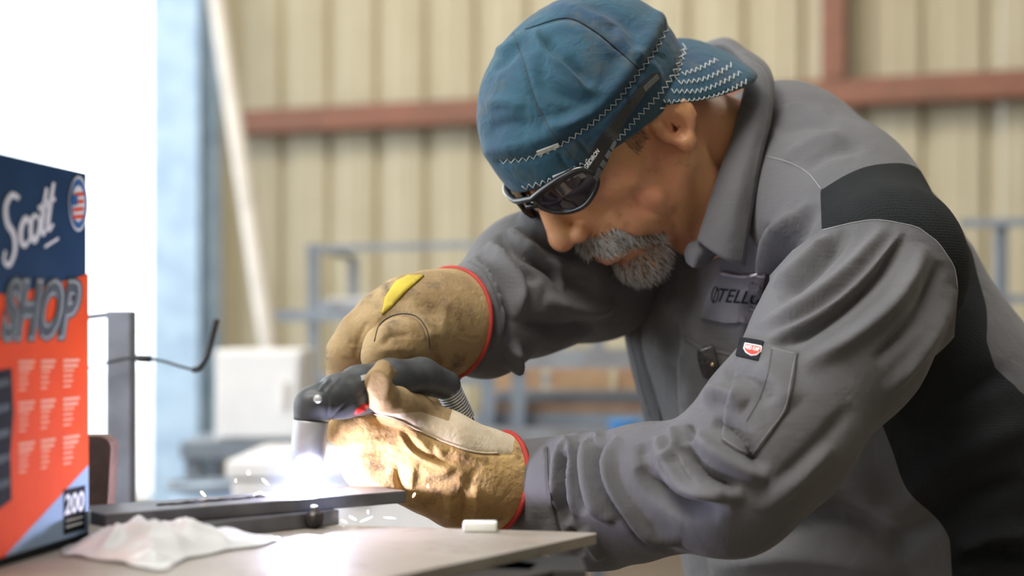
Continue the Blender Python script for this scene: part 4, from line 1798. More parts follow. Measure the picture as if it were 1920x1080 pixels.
def build_near_sleeve():
    g = Grid((-0.10, 0.95, 0.86), (0.46, 1.42, 1.24), 0.0024)
    g.chain([PW(1560, 385, 1.33), PW(1640, 500, 1.245)], [0.0695, 0.0825], 0.04)
    g.chain([PW(1640, 500, 1.245), PW(1575, 640, 1.17), PW(1450, 815, 1.12), PW(1370, 905, 1.105)], [0.0825, 0.066, 0.058, 0.053], 0.03)
    g.chain([PW(1370, 905, 1.105), PW(1210, 918, 1.15), PW(1090, 918, 1.19), PW(1000, 912, 1.215), PW(880, 905, 1.235)], [0.054, 0.050, 0.043, 0.036, 0.032], 0.02)
    # slack cloth hanging from the forearm
    g.chain([PW(1180, 970, 1.17), PW(1110, 985, 1.19), PW(1040, 960, 1.205)], [0.036, 0.036, 0.028], 0.02)
    e1 = (PW(1000, 912, 1.215) - PW(905, 905, 1.235))
    e1 /= np.linalg.norm(e1)
    e2 = np.cross([0, 0, 1], e1)
    e2 /= np.linalg.norm(e2)
    e3 = np.cross(e1, e2)
    g.rbox(PW(905, 905, 1.235) - e1 * 0.06, (0.06, 0.09, 0.09), 0.002, np.stack([e1, e2, e3], 1), 0.002, 'sub')
    V, Q = g.mesh()
    V, Q = largest(V, Q)
    return smooth(V, Q, 2), Q


NV, NQ = build_near_sleeve()
NV = sculpt(NV, NQ, amp(2.2, [
    # shoulder folds running down from the seam
    ([(1660, 425), (1590, 510), (1500, 580), (1420, 620)], 14, 5), ([(1700, 440), (1620, 540), (1530, 610), (1440, 650)], 13, -5, 's'),
    ([(1735, 460), (1680, 560), (1590, 640), (1500, 690)], 15, 4.5), ([(1765, 490), (1725, 590), (1640, 680)], 12, -4),
    ([(1590, 430), (1530, 500), (1460, 560)], 12, -5), ([(1560, 440), (1500, 500), (1450, 540)], 9, 4),
    ([(1785, 540), (1740, 640), (1660, 740)], 12, 3),
    # elbow crook
    ([(1338, 790), (1370, 800), (1400, 830), (1430, 880)], 12, -5), ([(1325, 760), (1350, 740), (1400, 760)], 14, 5),
    ([(1300, 815), (1340, 850), (1395, 885), (1440, 900)], 13, 5), ([(1280, 840), (1320, 890), (1385, 920)], 12, -6, 's'),
    ([(1235, 815), (1245, 850), (1290, 905), (1350, 930), (1395, 930)], 13, 6), ([(1205, 830), (1225, 890), (1280, 950), (1350, 965)], 14, -6),
    ([(1262, 800), (1270, 835), (1262, 870)], 8, 4), ([(1290, 795), (1300, 830)], 8, -3),
    # forearm pleats and swags
    ([(1066, 820), (1054, 839), (1044, 868), (1040, 935), (1037, 955)], 8, 3.5),
    ([(1060, 850), (1054, 892), (1058, 940), (1064, 984)], 9, -7.5),
    ([(1068, 822), (1069, 868), (1068, 926), (1080, 972)], 5.5, 3.0),
    ([(1083, 828), (1084, 880), (1088, 930), (1094, 966)], 7, -5.0),
    ([(1126, 813), (1104, 849), (1107, 907), (1126, 960), (1152, 978)], 11, 5.0),
    ([(1128, 835), (1122, 870), (1130, 915), (1150, 955), (1185, 990)], 7, -4.5),
    ([(1158, 817), (1138, 858), (1143, 907), (1172, 955), (1215, 1003), (1275, 1022)], 13, 4.5, 's'),
    ([(1194, 875), (1227, 916), (1275, 944), (1367, 950)], 12, -4.5), ([(1205, 845), (1235, 890), (1290, 922), (1360, 930)], 13, 4.0),
    ([(1110, 818), (1112, 840)], 5, -2.5), ([(1095, 990), (1110, 1020), (1130, 1050)], 10, 3), ([(1070, 990), (1080, 1020), (1090, 1045)], 7, -3.5),
    ([(1025, 838), (1028, 900), (1038, 960), (1052, 1012)], 4, -2, 'n'),
    ([(960, 850), (962, 920), (975, 985)], 16, -1.2), ([(995, 850), (1000, 920), (1010, 990)], 14, 1.2),
    ([(1420, 690), (1460, 720), (1490, 760)], 22, 2.5), ([(1360, 690), (1420, 720), (1440, 760)], 14, -3),
    ([(1560, 830), (1490, 900), (1420, 960)], 16, 3), ([(1600, 760), (1520, 850), (1450, 910)], 14, -2.5),
]), dmax=1.34)
NV = NV + normals(NV, NQ) * (0.0011 * fnoise(NV, 45, 31, 3))[:, None]
nuv = proj(NV)
arm_poly = [(1355, 660), (1390, 590), (1440, 520), (1485, 470), (1541, 430), (1600, 416), (1650, 411), (1720, 425), (1760, 455), (1790, 500), (1797, 545), (1790, 620), (1760, 1200), (600, 1200), (600, 700), (1300, 720)]
asd = poly_sd(nuv[:, :2], arm_poly)
(av, af), _ = clip_mesh(NV, NQ, asd)
near_sl = mesh_obj('sleeve', av, af, M_grey, shirt)
surf_sl = Surf(av, af)


def build_far_sleeve():
    g = Grid((-0.12, 1.16, 0.92), (0.24, 1.76, 1.26), 0.0032)
    g.chain([PW(1290, 420, 1.62), PW(1110, 495, 1.47), PW(1000, 532, 1.38)], [0.082, 0.074, 0.066], 0.03)
    g.chain([PW(1000, 532, 1.39), PW(905, 600, 1.318), PW(850, 608, 1.290), PW(780, 610, 1.258)], [0.066, 0.050, 0.037, 0.030], 0.02)
    e1 = PW(890, 604, 1.30) - PW(800, 612, 1.25)
    e1 /= np.linalg.norm(e1)
    e2 = np.cross([0, 0, 1], e1)
    e2 /= np.linalg.norm(e2)
    e3 = np.cross(e1, e2)
    g.rbox(PW(815, 608, 1.275) - e1 * 0.08, (0.08, 0.12, 0.12), 0.002, np.stack([e1, e2, e3], 1), 0.002, 'sub')
    V, Q = g.mesh()
    V, Q = largest(V, Q)
    return smooth(V, Q, 2), Q


FV, FQ = build_far_sleeve()
FV = sculpt(FV, FQ, amp(2.1, [
    ([(955, 432), (985, 470), (1040, 500), (1060, 540)], 12, 8, 's'), ([(935, 440), (960, 490), (1010, 530)], 9, -8),
    ([(920, 455), (945, 500), (970, 545), (965, 600)], 11, 7), ([(895, 480), (925, 520), (945, 580), (940, 640)], 9, -7, 's'),
    ([(870, 495), (905, 530), (925, 590), (925, 660)], 9, 5), ([(845, 505), (880, 550), (895, 620), (890, 690)], 8, -5),
    ([(1000, 470), (1060, 520), (1120, 540)], 14, -6), ([(1020, 560), (1090, 580), (1150, 570)], 14, 6), ([(980, 600), (1050, 620), (1120, 610)], 12, -5),
    ([(955, 640), (965, 670), (955, 690)], 10, 8), ([(980, 400), (1010, 430), (1050, 450)], 12, 8), ([(1000, 440), (1060, 470), (1110, 480)], 11, -6),
    ([(825, 530), (850, 590), (860, 660), (850, 715)], 5, -2, 'n'),
]), dmax=1.62)
FV = FV + normals(FV, FQ) * (0.0012 * fnoise(FV, 45, 41, 3))[:, None]
mesh_obj('sleeve', FV, FQ, M_grey, shirt)


def sheet(name, rows_, material, parent, th=0.002, n=8):
    """a lofted piece of cloth through rows of points (u, v, depth), with its own thickness"""
    R_ = [spline(np.array([list(W(*p)) for p in r]), n) for r in rows_]
    A_ = np.array(R_)
    cols = [spline(A_[:, j], 4) for j in range(A_.shape[1])]
    A_ = np.array(cols)
    a, b = A_.shape[:2]
    V = A_.reshape(-1, 3)
    Q = np.array([(i * b + j, (i + 1) * b + j, (i + 1) * b + j + 1, i * b + j + 1) for i in range(a - 1) for j in range(b - 1)])
    N = normals(V, Q)
    if N[:, 1].sum() > 0:
        N = -N
        Q = Q[:, ::-1]
    n_ = len(V)
    VV = np.concatenate([V, V - N * th])
    FF = [tuple(q) for q in Q] + [tuple(np.array(q)[::-1] + n_) for q in Q]
    per = list(range(b)) + [i * b + b - 1 for i in range(1, a)] + [(a - 1) * b + j for j in range(b - 2, -1, -1)] + [i * b for i in range(a - 2, 0, -1)]
    for p, q in zip(per, per[1:] + per[:1]):
        FF.append((p, q, q + n_, p + n_))
    bm = bmesh.new()
    me = bpy.data.meshes.new(name)
    me.from_pydata([tuple(v) for v in VV], [], FF)
    bm.from_mesh(me)
    bmesh.ops.recalc_face_normals(bm, faces=bm.faces)
    bm.to_mesh(me)
    bm.free()
    o = link(name, me, material, parent)
    return o, VV, FF


# collar
c_out = [(1300, 88, 1.52), (1359, 70, 1.48), (1400, 92, 1.43), (1438, 120, 1.39), (1452, 160, 1.355), (1447, 222, 1.325), (1433, 280, 1.308), (1419, 352, 1.298), (1405, 440, 1.292), (1398, 498, 1.292)]
c_mid = [(1305, 88, 1.50), (1356, 72, 1.46), (1394, 95, 1.41), (1420, 122, 1.365), (1428, 160, 1.338), (1415, 232, 1.312), (1397, 288, 1.300), (1381, 350, 1.290), (1364, 430, 1.285), (1355, 484, 1.284)]
c_in = [(1312, 92, 1.48), (1352, 82, 1.44), (1384, 104, 1.40), (1395, 126, 1.37), (1396, 156, 1.352), (1376, 240, 1.330), (1358, 292, 1.320), (1342, 338, 1.312), (1324, 395, 1.302), (1307, 450, 1.296)]
c_st = [(1325, 110, 1.48), (1355, 100, 1.45), (1385, 120, 1.42), (1402, 140, 1.40), (1408, 165, 1.385), (1396, 245, 1.365), (1380, 297, 1.355), (1364, 345, 1.345), (1345, 405, 1.335), (1325, 460, 1.325)]
c_st2 = [(1345, 140, 1.49), (1372, 135, 1.47), (1398, 150, 1.44), (1415, 165, 1.42), (1424, 190, 1.41), (1415, 265, 1.385), (1400, 310, 1.375), (1385, 355, 1.365), (1365, 415, 1.355), (1340, 480, 1.345)]
collar, cv_, cf_ = sheet('collar', [c_out, c_mid, c_in, c_st, c_st2], M_grey, shirt, 0.0022)
surf_col = Surf(cv_, cf_)
seam('collar_stitch', [(1395, 100), (1432, 125), (1445, 162), (1440, 222), (1426, 280), (1412, 352), (1398, 440), (1390, 488)], surf_col, 0.0003, M_seam, collar)
tabo, _, _ = sheet('collar_stand', [[(1286, 492, 1.31), (1283, 474, 1.31), (1292, 456, 1.31), (1312, 448, 1.31)], [(1300, 502, 1.30), (1305, 484, 1.298), (1315, 470, 1.298), (1330, 462, 1.30)],
                                    [(1318, 500, 1.31), (1330, 492, 1.31), (1340, 482, 1.31), (1350, 474, 1.31)]], M_grey, shirt, 0.003)

# far front of the open shirt
flap, fv_, ff_ = sheet('front_placket', [
    [(1150, 500, 1.50), (1160, 560, 1.50), (1172, 640, 1.49), (1190, 720, 1.47), (1215, 812, 1.45), (1232, 860, 1.44)],
    [(1185, 500, 1.48), (1192, 560, 1.475), (1208, 640, 1.465), (1232, 720, 1.45), (1256, 812, 1.43), (1266, 860, 1.42)],
    [(1240, 500, 1.47), (1250, 560, 1.46), (1275, 640, 1.46), (1300, 720, 1.45), (1315, 812, 1.44), (1325, 860, 1.44)]], M_grey, shirt, 0.0025)
surf_flap = Surf(fv_, ff_)
seam('placket_seam', [(1158, 505), (1170, 580), (1186, 660), (1208, 750), (1224, 800)], surf_flap, 0.0006, M_lseam, flap)
seam('placket_seam', [(1243, 600), (1240, 680), (1237, 760), (1240, 800)], surf_flap, 0.0005, M_seam, flap)

# trousers and boots, below the frame
M_trou = mat('dark_work_trousers', (0.035, 0.04, 0.05), 0.85, noise=(12, (0.05, 0.055, 0.065), 0.4, 0.7), bump=(600, 0.3, 0.0006))
M_boot = mat('brown_boot_leather', (0.10, 0.055, 0.03), 0.6, noise=(20, (0.07, 0.04, 0.025), 0.4, 0.7))
hipc = PW(1720, 1160, 1.50)
fwd_b = np.array([-math.cos(math.radians(22)), -math.sin(math.radians(22)), 0])
latb = np.array(LAT)
g = Grid(hipc + np.array([-0.50, -0.36, -0.80]), hipc + np.array([0.30, 0.36, 0.12]), 0.008)
g.cone(hipc, hipc - np.array([0, 0, 0.10]), 0.145, 0.14, 0.03, LAT, 1.2)
for s_ in (-1, 1):
    h0 = hipc + latb * 0.10 * s_ - np.array([0, 0, 0.12])
    kn = np.array([h0[0], h0[1], 0.47]) + fwd_b * (0.10 if s_ > 0 else 0.02) + latb * 0.04 * s_
    an_ = np.array([kn[0], kn[1], 0.07]) - fwd_b * 0.10
    g.chain([h0, kn, an_], [0.105, 0.075, 0.062], 0.03)
V, Q = g.mesh()
V, Q = largest(V, Q)
mesh_obj('trousers', smooth(V, Q, 1), Q, M_trou, person)
for s_ in (-1, 1):
    h0 = hipc + latb * 0.10 * s_ - np.array([0, 0, 0.12])
    kn = np.array([h0[0], h0[1], 0.47]) + fwd_b * (0.10 if s_ > 0 else 0.02) + latb * 0.04 * s_
    an_ = np.array([kn[0], kn[1], 0.07]) - fwd_b * 0.10
    g = Grid(an_ + np.array([-0.30, -0.30, -0.075]), an_ + np.array([0.30, 0.30, 0.09]), 0.006)
    hl = np.array([an_[0], an_[1], 0.045]) - fwd_b * 0.02
    g.cone(hl, hl + fwd_b * 0.19 - np.array([0, 0, 0.008]), 0.045, 0.042, 0.02)
    g.cone(hl, hl + np.array([0, 0, 0.10]), 0.045, 0.055, 0.03)
    g.plane((0, 0, 0.002), (0, 0, -1))
    V, Q = g.mesh()
    V, Q = largest(V, Q)
    mesh_obj('boot', V, Q, M_boot, person)

# ---- badges, pockets and pen on the shirt
M_patch = mat('grey_leatherette_patch', (0.135, 0.125, 0.14), 0.45, noise=(60, (0.11, 0.105, 0.115), 0.4, 0.7))
M_gloss = mat('clear_glossy_edge', (0.30, 0.28, 0.31), 0.12, noise=(60, (0.24, 0.22, 0.25), 0.4, 0.7), coat=1.0)
M_badge = mat('red_badge', (0.72, 0.06, 0.03), 0.5, noise=(60, (0.66, 0.05, 0.03), 0.4, 0.7))


def hit_of(surf):
    return lambda u, v, off: surf.hit(u, v, off)[0] or W(u, v, 1.3)


pp = [(1352, 512), (1392, 518), (1434, 512), (1424, 556), (1408, 606), (1362, 606), (1317, 597), (1332, 552)]
V, Fc = surf_trunk.patch(pp, 0.002, 0.0025, 7)
name_patch = mesh_obj('name_patch', V, Fc, M_patch, shirt, False)
surf_patch = Surf(V, Fc)
for ln in ([(1352, 513), (1392, 519), (1433, 513)], [(1318, 597), (1362, 606), (1407, 606)]):
    seam('patch_edge', ln, surf_patch, 0.0016, M_gloss, name_patch, 0.0002)
quad_text('lettering', 'TELLUS', [(1350, 540), (1444, 549), (1436, 573), (1342, 566)], M_kprint, 0.0005, 0.1, 0.01, name_patch, hit_of(surf_patch))
em = [(1341 + 5.5 * math.cos(a) - 3 * math.sin(a), 553 + 3 * math.cos(a) + 15 * math.sin(a)) for a in np.linspace(0, 2 * math.pi, 20)]
seam('emblem', em, surf_patch, 0.0006, M_kprint, name_patch, 0.0004)
seam('emblem', [(1338, 566), (1341, 553), (1345, 540)], surf_patch, 0.0005, M_kprint, name_patch, 0.0004)

cpk = [(1281, 630), (1318, 650), (1372, 662), (1385, 700), (1350, 790), (1300, 800), (1278, 790), (1272, 700)]
V, Fc = surf_trunk.patch(cpk, 0.0008, 0.0016, 8)
cpo = mesh_obj('chest_pocket', V, Fc, M_grey, shirt)
surf_cpk = Surf(V, Fc)
seam('pocket_stitch', [(1284, 638), (1318, 656), (1368, 667)], surf_cpk, 0.0004, M_seam, cpo)
# pocket tool with clip
V, Fc = surf_trunk.patch([(1313, 654), (1338, 647), (1342, 655), (1352, 694), (1345, 706), (1328, 700), (1320, 676)], 0.004, 0.004, 6)
pen = mesh_obj('pocket_clip', V, Fc, mat('worn_black_metal', (0.05, 0.05, 0.055), 0.35, 0.6, noise=(80, (0.09, 0.085, 0.08), 0.4, 0.7)), shirt, False)
tag(pen, 'dark metal clip with a brass rivet hooked on the chest pocket')
sp_ = Surf(V, Fc)
seam('clip_edge', [(1315, 657), (1338, 650)], sp_, 0.0010, M_gloss, pen, 0.0004)
rv_ = sp_.hit(1337, 683, 0.0012)[0]
if rv_:
    g = Grid((-0.003,) * 3, (0.003,) * 3, 0.0005)
    g.ell((0, 0, 0), (0.0021, 0.0016, 0.0021))
    Vr, Qr = g.mesh()
    mesh_obj('rivet', Vr + np.array(rv_), Qr, mat('brass', (0.55, 0.40, 0.22), 0.3, 0.9, noise=(80, (0.45, 0.33, 0.2), 0.4, 0.7)), pen)

upk = [(1394, 642), (1447, 650), (1496, 662), (1487, 715), (1475, 771), (1440, 820), (1412, 860), (1380, 845), (1352, 826), (1358, 780), (1374, 715)]
V, Fc = surf_sl.patch(upk, 0.0004, 0.0015, 7)
upo = mesh_obj('sleeve_pocket', V, Fc, M_grey, shirt)
surf_upk = Surf(V, Fc)
seam('pocket_stitch', [(1491, 667), (1482, 715), (1470, 769), (1436, 816), (1410, 853)], surf_upk, 0.0003, M_lseam, upo)
seam('pocket_stitch', [(1406, 852), (1380, 838), (1356, 822)], surf_upk, 0.0003, M_lseam, upo)
seam('pocket_stitch', [(1447, 655), (1440, 700), (1425, 745), (1400, 790)], surf_upk, 0.0003, M_seam, upo)
seam('pocket_stitch', [(1447, 653), (1495, 665)], surf_upk, 0.0003, M_lseam, upo)
V, Fc = surf_sl.patch([(1393, 637), (1434, 645), (1423, 681), (1383, 671)], 0.0026, 0.0008, 5)
bd_ = mesh_obj('maker_badge', V, Fc, M_kprint, shirt, False)
tag(bd_, 'small black woven badge with a red shield')
sbd = Surf(V, Fc)
V, Fc = sbd.patch([(1397, 643), (1428, 649), (1426, 660), (1419, 666), (1408, 667), (1398, 661), (1394, 654)], 0.0001, 0.0004, 3)
mesh_obj('shield', V, Fc, M_wprint, bd_, False)
sh2 = Surf(V, Fc)
V, Fc = sh2.patch([(1398.5, 645), (1426.5, 650.5), (1424.5, 659), (1418, 664), (1408, 665), (1399.5, 659.5), (1396, 654)], 0.0001, 0.0003, 3)
mesh_obj('shield', V, Fc, M_badge, bd_, False)
sh3 = Surf(V, Fc)
quad_text('lettering', 'RED KAP', [(1399.5, 647), (1424.5, 652), (1423, 659.5), (1398, 654)], M_wprint, 0.0004, 0.0, 0.02, bd_, hit_of(sh3))
# garment seams
seam('armhole_seam', [(1541, 432), (1600, 418), (1650, 413), (1720, 427), (1760, 457), (1789, 502), (1795, 540)], surf_sl, 0.0005, M_lseam, near_sl)
seam('shoulder_seam', [(1436, 293), (1480, 305), (1515, 325), (1540, 355)], surf_trunk, 0.0006, M_lseam, shirt)
seam('cuff_seam', [(1025, 838), (1028, 900), (1038, 960), (1052, 1012)], surf_sl, 0.0005, M_seam, near_sl)

# ================================================================== CUTTING TORCH
M_tb = mat('black_torch_plastic', (0.048, 0.052, 0.058), 0.42, noise=(60, (0.075, 0.078, 0.084), 0.4, 0.7), bump=(500, 0.15, 0.0005))
M_cup = mat('worn_brushed_metal', (0.60, 0.61, 0.62), 0.48, 0.45, noise=(45, (0.45, 0.45, 0.46), 0.35, 0.7), bump=(120, 0.15, 0.0008))
TD = 1.19
tip_p = T(576, 925, 0.0208)
TD = tip_p.y
torch = empty('cutting_torch', W(576, 893, TD))
tag(torch, 'black handheld cutting torch with a metal nozzle cup held in both gloves', 'cutting torch')
g = Grid(np.array(W(520, 830, TD)) - 0.03, np.array(W(900, 650, TD)) + np.array([0.06, 0.17, 0.06]), 0.0013)
hpts = [(598, 762, 0.002), (634, 742, 0.016), (676, 726, 0.036), (730, 712, 0.062), (790, 706, 0.094), (836, 722, 0.112)]
g.chain([PW(u, v, TD + d) for u, v, d in hpts], [0.0140, 0.0160, 0.0165, 0.0162, 0.0150, 0.0125], 0.006)
g.cone(PW(584, 762, TD), PW(583, 786, TD), 0.0128, 0.0130, 0.005)
g.cone(PW(588, 757, TD), PW(604, 752, TD), 0.0125, 0.0135, 0.006)
# belly below the handle that carries the trigger
g.chain([PW(630, 770, TD + 0.012), PW(680, 742, TD + 0.038), PW(740, 725, TD + 0.066)], [0.0075, 0.010, 0.010], 0.012)
g.rbox(PW(583, 812, TD), (0.03, 0.03, PW(0, 0, 1)[1] * 0.0100), 0.0005, None, 0.001, 'sub')
V, Q = g.mesh()
V, Q = largest(V, Q)
V = smooth(V, Q, 1)
V = sculpt(V, Q, [([(598, 715), (612, 707)], 3, 0), ([(588, 730), (610, 712)], 3.2, -1.0), ([(596, 732), (620, 710)], 3.2, 0.9), ([(604, 733), (628, 708)], 3.2, -1.0),
                  ([(612, 733), (637, 706)], 3.2, 0.9), ([(618, 790), (650, 757), (700, 728)], 3.0, -1.0), ([(565, 738), (612, 738), (614, 786)], 2.5, -0.7)])
surf_t = Surf(V, Q)
tbody = mesh_obj('handle', V, Q, M_tb, torch)
for (u, v) in ((596, 748), (657, 789)):
    p, n_ = surf_t.hit(u, v, 0.0)
    if p:
        x_, y_ = frame_of(n_)
        Vs, Fs = tube_data([p - n_ * 0.001, p + n_ * 0.0006, p + n_ * 0.0012], [0.0032, 0.0032, 0.0022], 14)
        sc_ = mesh_obj('screw', Vs, Fs, M_cup, tbody)
Vp, Fp = surf_t.patch([(676, 705), (697, 700), (699, 709), (678, 714)], 0.0001, 0.0005, 5)
tl = mesh_obj('label_plate', Vp, Fp, M_cup, tbody, False)
seam('label_print', [(680, 709), (694, 706)], Surf(Vp, Fp), 0.0004, M_kprint, tl, 0.0001)
# nozzle cup (turned on its own axis, tilted a little)
ca = W(583, 789, TD)
cb_ = W(573, 893, TD)
axd = (cb_ - ca)
prof_c = [(0.0, 0.0131), (0.01, 0.0134), (0.55, 0.0132), (0.66, 0.0126), (0.97, 0.0096), (1.0, 0.0090), (1.0, 0.0045), (0.93, 0.0040)]
Vc, Fcx = tube_data([ca + axd * t for t, r in prof_c], [r for t, r in prof_c], 40)
cup = mesh_obj('nozzle_cup', Vc, Fcx, M_cup, torch, True)
ew = cup.modifiers.new('edge', 'EDGE_SPLIT')
ew.split_angle = math.radians(35)
Vc, Fcx = tube_data([ca + axd * t for t in (0.92, 1.03, 1.05)], [0.0042, 0.0036, 0.0022], 20)
mesh_obj('nozzle_tip', Vc, Fcx, mat('copper_tip', (0.45, 0.22, 0.12), 0.35, 0.9, noise=(90, (0.3, 0.15, 0.1), 0.4, 0.7)), torch)
tube('trigger', [W(664, 771, TD + 0.012), W(676, 764, TD + 0.018), W(690, 757, TD + 0.026)], [0.003, 0.0042, 0.003], mat('red_trigger', (0.75, 0.03, 0.03), 0.35, noise=(60, (0.65, 0.03, 0.03), 0.4, 0.7)), torch, 10)
# strain relief spring and lead
s0, s1 = W(836, 722, TD + 0.112), W(868, 784, TD + 0.125)
coil = []
turns = 13
ad = (s1 - s0).normalized()
sx, sy = frame_of(ad)
for i in range(turns * 12 + 1):
    a = i / 12 * 2 * math.pi
    t = i / (turns * 12)
    coil.append(s0.lerp(s1, t) + (sx * math.cos(a) + sy * math.sin(a)) * (0.0105 - 0.001 * t))
tube('strain_relief', coil, 0.0011, M_cup, torch, 6)
lead = spline([list(s0), list(s1), list(W(890, 840, TD + 0.14)), list(W(925, 960, TD + 0.19)), list(W(990, 1150, TD + 0.23)), list(W(1060, 1700, TD + 0.25)), list(W(1080, 2700, TD + 0.29))], 8)
tube('torch_lead', [Vector(p) for p in lead], 0.0085, M_cable, torch, 10)

# ================================================================== GLOVES
M_lea = mat('tan_work_leather', (0.40, 0.28, 0.135), 0.7, noise=(22, (0.29, 0.19, 0.09), 0.40, 0.62), bump=(260, 0.4, 0.0014), bump2=(70, 0.4, 0.004), stain=(34, (0.12, 0.085, 0.055), 0.55, 0.72))
M_pale_l = mat('pale_split_leather', (0.60, 0.50, 0.36), 0.75, noise=(25, (0.48, 0.37, 0.24), 0.42, 0.7), bump=(260, 0.4, 0.0014), bump2=(70, 0.3, 0.004), stain=(40, (0.30, 0.22, 0.14), 0.58, 0.75))
M_suede = mat('golden_suede', (0.56, 0.36, 0.14), 0.85, noise=(26, (0.38, 0.22, 0.08), 0.40, 0.66), bump=(300, 0.5, 0.0018), bump2=(75, 0.5, 0.005), stain=(36, (0.16, 0.09, 0.045), 0.56, 0.72), sheen=0.15)
M_bind = mat('red_binding', (0.42, 0.035, 0.025), 0.7, noise=(90, (0.33, 0.03, 0.02), 0.4, 0.7))
M_yel = mat('yellow_lining', (0.58, 0.45, 0.05), 0.8, noise=(50, (0.5, 0.37, 0.05), 0.4, 0.7))


def cuff_axes(a, b):
    e1 = np.array(b) - np.array(a)
    e1 = e1 / np.linalg.norm(e1)
    e2 = np.cross([0, 0, 1], e1)
    e2 /= np.linalg.norm(e2)
    return e1, e2, np.cross(e1, e2)


def ring(surf, c, e2, e3, off, n=40):
    out = []
    for a in np.linspace(0, 2 * math.pi, n, endpoint=False):
        d = Vector(e2 * math.cos(a) + e3 * math.sin(a))
        p, nn, i, t = surf.t.ray_cast(Vector(c), d)
        if p is not None:
            out.append(p + d * off)
    return out


# right hand, on top of the torch
def build_right_glove():
    g = Grid(np.array(W(590, 790, 1.22)) - np.array([0.02, 0.09, 0.02]), np.array(W(900, 490, 1.24)) + np.array([0.02, 0.10, 0.02]), 0.0017)
    e1, e2, e3 = cuff_axes(PW(775, 600, 1.241), PW(850, 606, 1.281))
    g.chain([PW(862, 606, 1.286), PW(838, 605, 1.274), PW(800, 598, 1.256), PW(760, 598, 1.241), PW(722, 610, 1.234)], [0.0475, 0.0460, 0.040, 0.034, 0.029], 0.012)
    # index and middle finger reach down the far side of the torch head
    g.chain([PW(715, 605, 1.234), PW(676, 628, 1.232), PW(650, 664, 1.232), PW(640, 702, 1.234)], [0.024, 0.0185, 0.0165, 0.0135], 0.008)
    g.chain([PW(725, 615, 1.251), PW(690, 645, 1.256), PW(668, 690, 1.251), PW(668, 725, 1.238)], [0.022, 0.017, 0.015, 0.012], 0.006)
    # ring and little finger wrapped under the handle
    g.chain([PW(775, 640, 1.268), PW(775, 700, 1.268), PW(778, 738, 1.251), PW(792, 728, 1.218), PW(812, 704, 1.202)], [0.018, 0.015, 0.013, 0.012, 0.0095], 0.006)
    g.chain([PW(820, 645, 1.274), PW(822, 705, 1.274), PW(812, 758, 1.256), PW(806, 752, 1.224), PW(826, 735, 1.208)], [0.017, 0.0145, 0.0125, 0.0115, 0.009], 0.006)
    # thumb over the near side
    g.chain([PW(800, 628, 1.231), PW(762, 640, 1.208), PW(722, 655, 1.192), PW(703, 674, 1.188)], [0.024, 0.0225, 0.0185, 0.0115], 0.007)
    g.rbox(PW(845, 606, 1.278) + e1 * 0.07, (0.07, 0.10, 0.10), 0.001, np.stack([e1, e2, e3], 1), 0.001, 'sub')
    # leave room for the torch handle
    g.chain([PW(u, v, TD + d) for u, v, d in hpts], [0.0145, 0.0150, 0.0152, 0.0148, 0.0142, 0.012], 0.002, mode='sub')
    V, Q = g.mesh()
    V, Q = largest(V, Q)
    return smooth(V, Q, 2), Q, (e1, e2, e3)


RV, RQ, RE = build_right_glove()
RV = sculpt(RV, RQ, [
    ([(702, 640), (712, 608), (742, 590), (778, 592), (800, 618), (806, 655)], 4.5, -2.6),
    ([(712, 640), (728, 612), (760, 606), (786, 625)], 9, 1.2),
    ([(715, 650), (735, 632), (770, 628)], 6, -1.6), ([(705, 660), (740, 655), (780, 660)], 8, 1.5),
    ([(735, 560), (780, 565), (830, 600)], 14, -2.2), ([(820, 630), (815, 660), (825, 690)], 8, -3), ([(840, 560), (830, 600), (835, 640)], 10, 1.8),
    ([(690, 600), (672, 640), (665, 680)], 5, -1.5), ([(655, 640), (665, 648)], 4, -1.0), ([(645, 672), (660, 680)], 4, -1.0),
], dmax=1.27)
RV = RV + normals(RV, RQ) * (0.0008 * fnoise(RV, 80, 51, 3))[:, None]
gr_ = mesh_obj('glove', RV, RQ, M_lea, person)
tag(gr_, 'worn tan leather glove gripping the torch from above')
sgr = Surf(RV, RQ)
rg = ring(sgr, PW(842, 606, 1.276), RE[1], RE[2], 0.0006)
V, Fc = tube_data(rg, 0.0022, 8, closed=True)
mesh_obj('cuff_binding', V, Fc, M_bind, gr_)
V, Fc = sgr.patch([(722, 560), (742, 530), (765, 518), (795, 518), (760, 548), (735, 575), (716, 590)], 0.0004, 0.0012, 6)
if Fc:
    mesh_obj('yellow_strip', V, Fc, M_yel, gr_)
seam('glove_seam', [(702, 640), (712, 608), (742, 590), (778, 592), (800, 618), (806, 655)], sgr, 0.0005, M_seam, gr_)


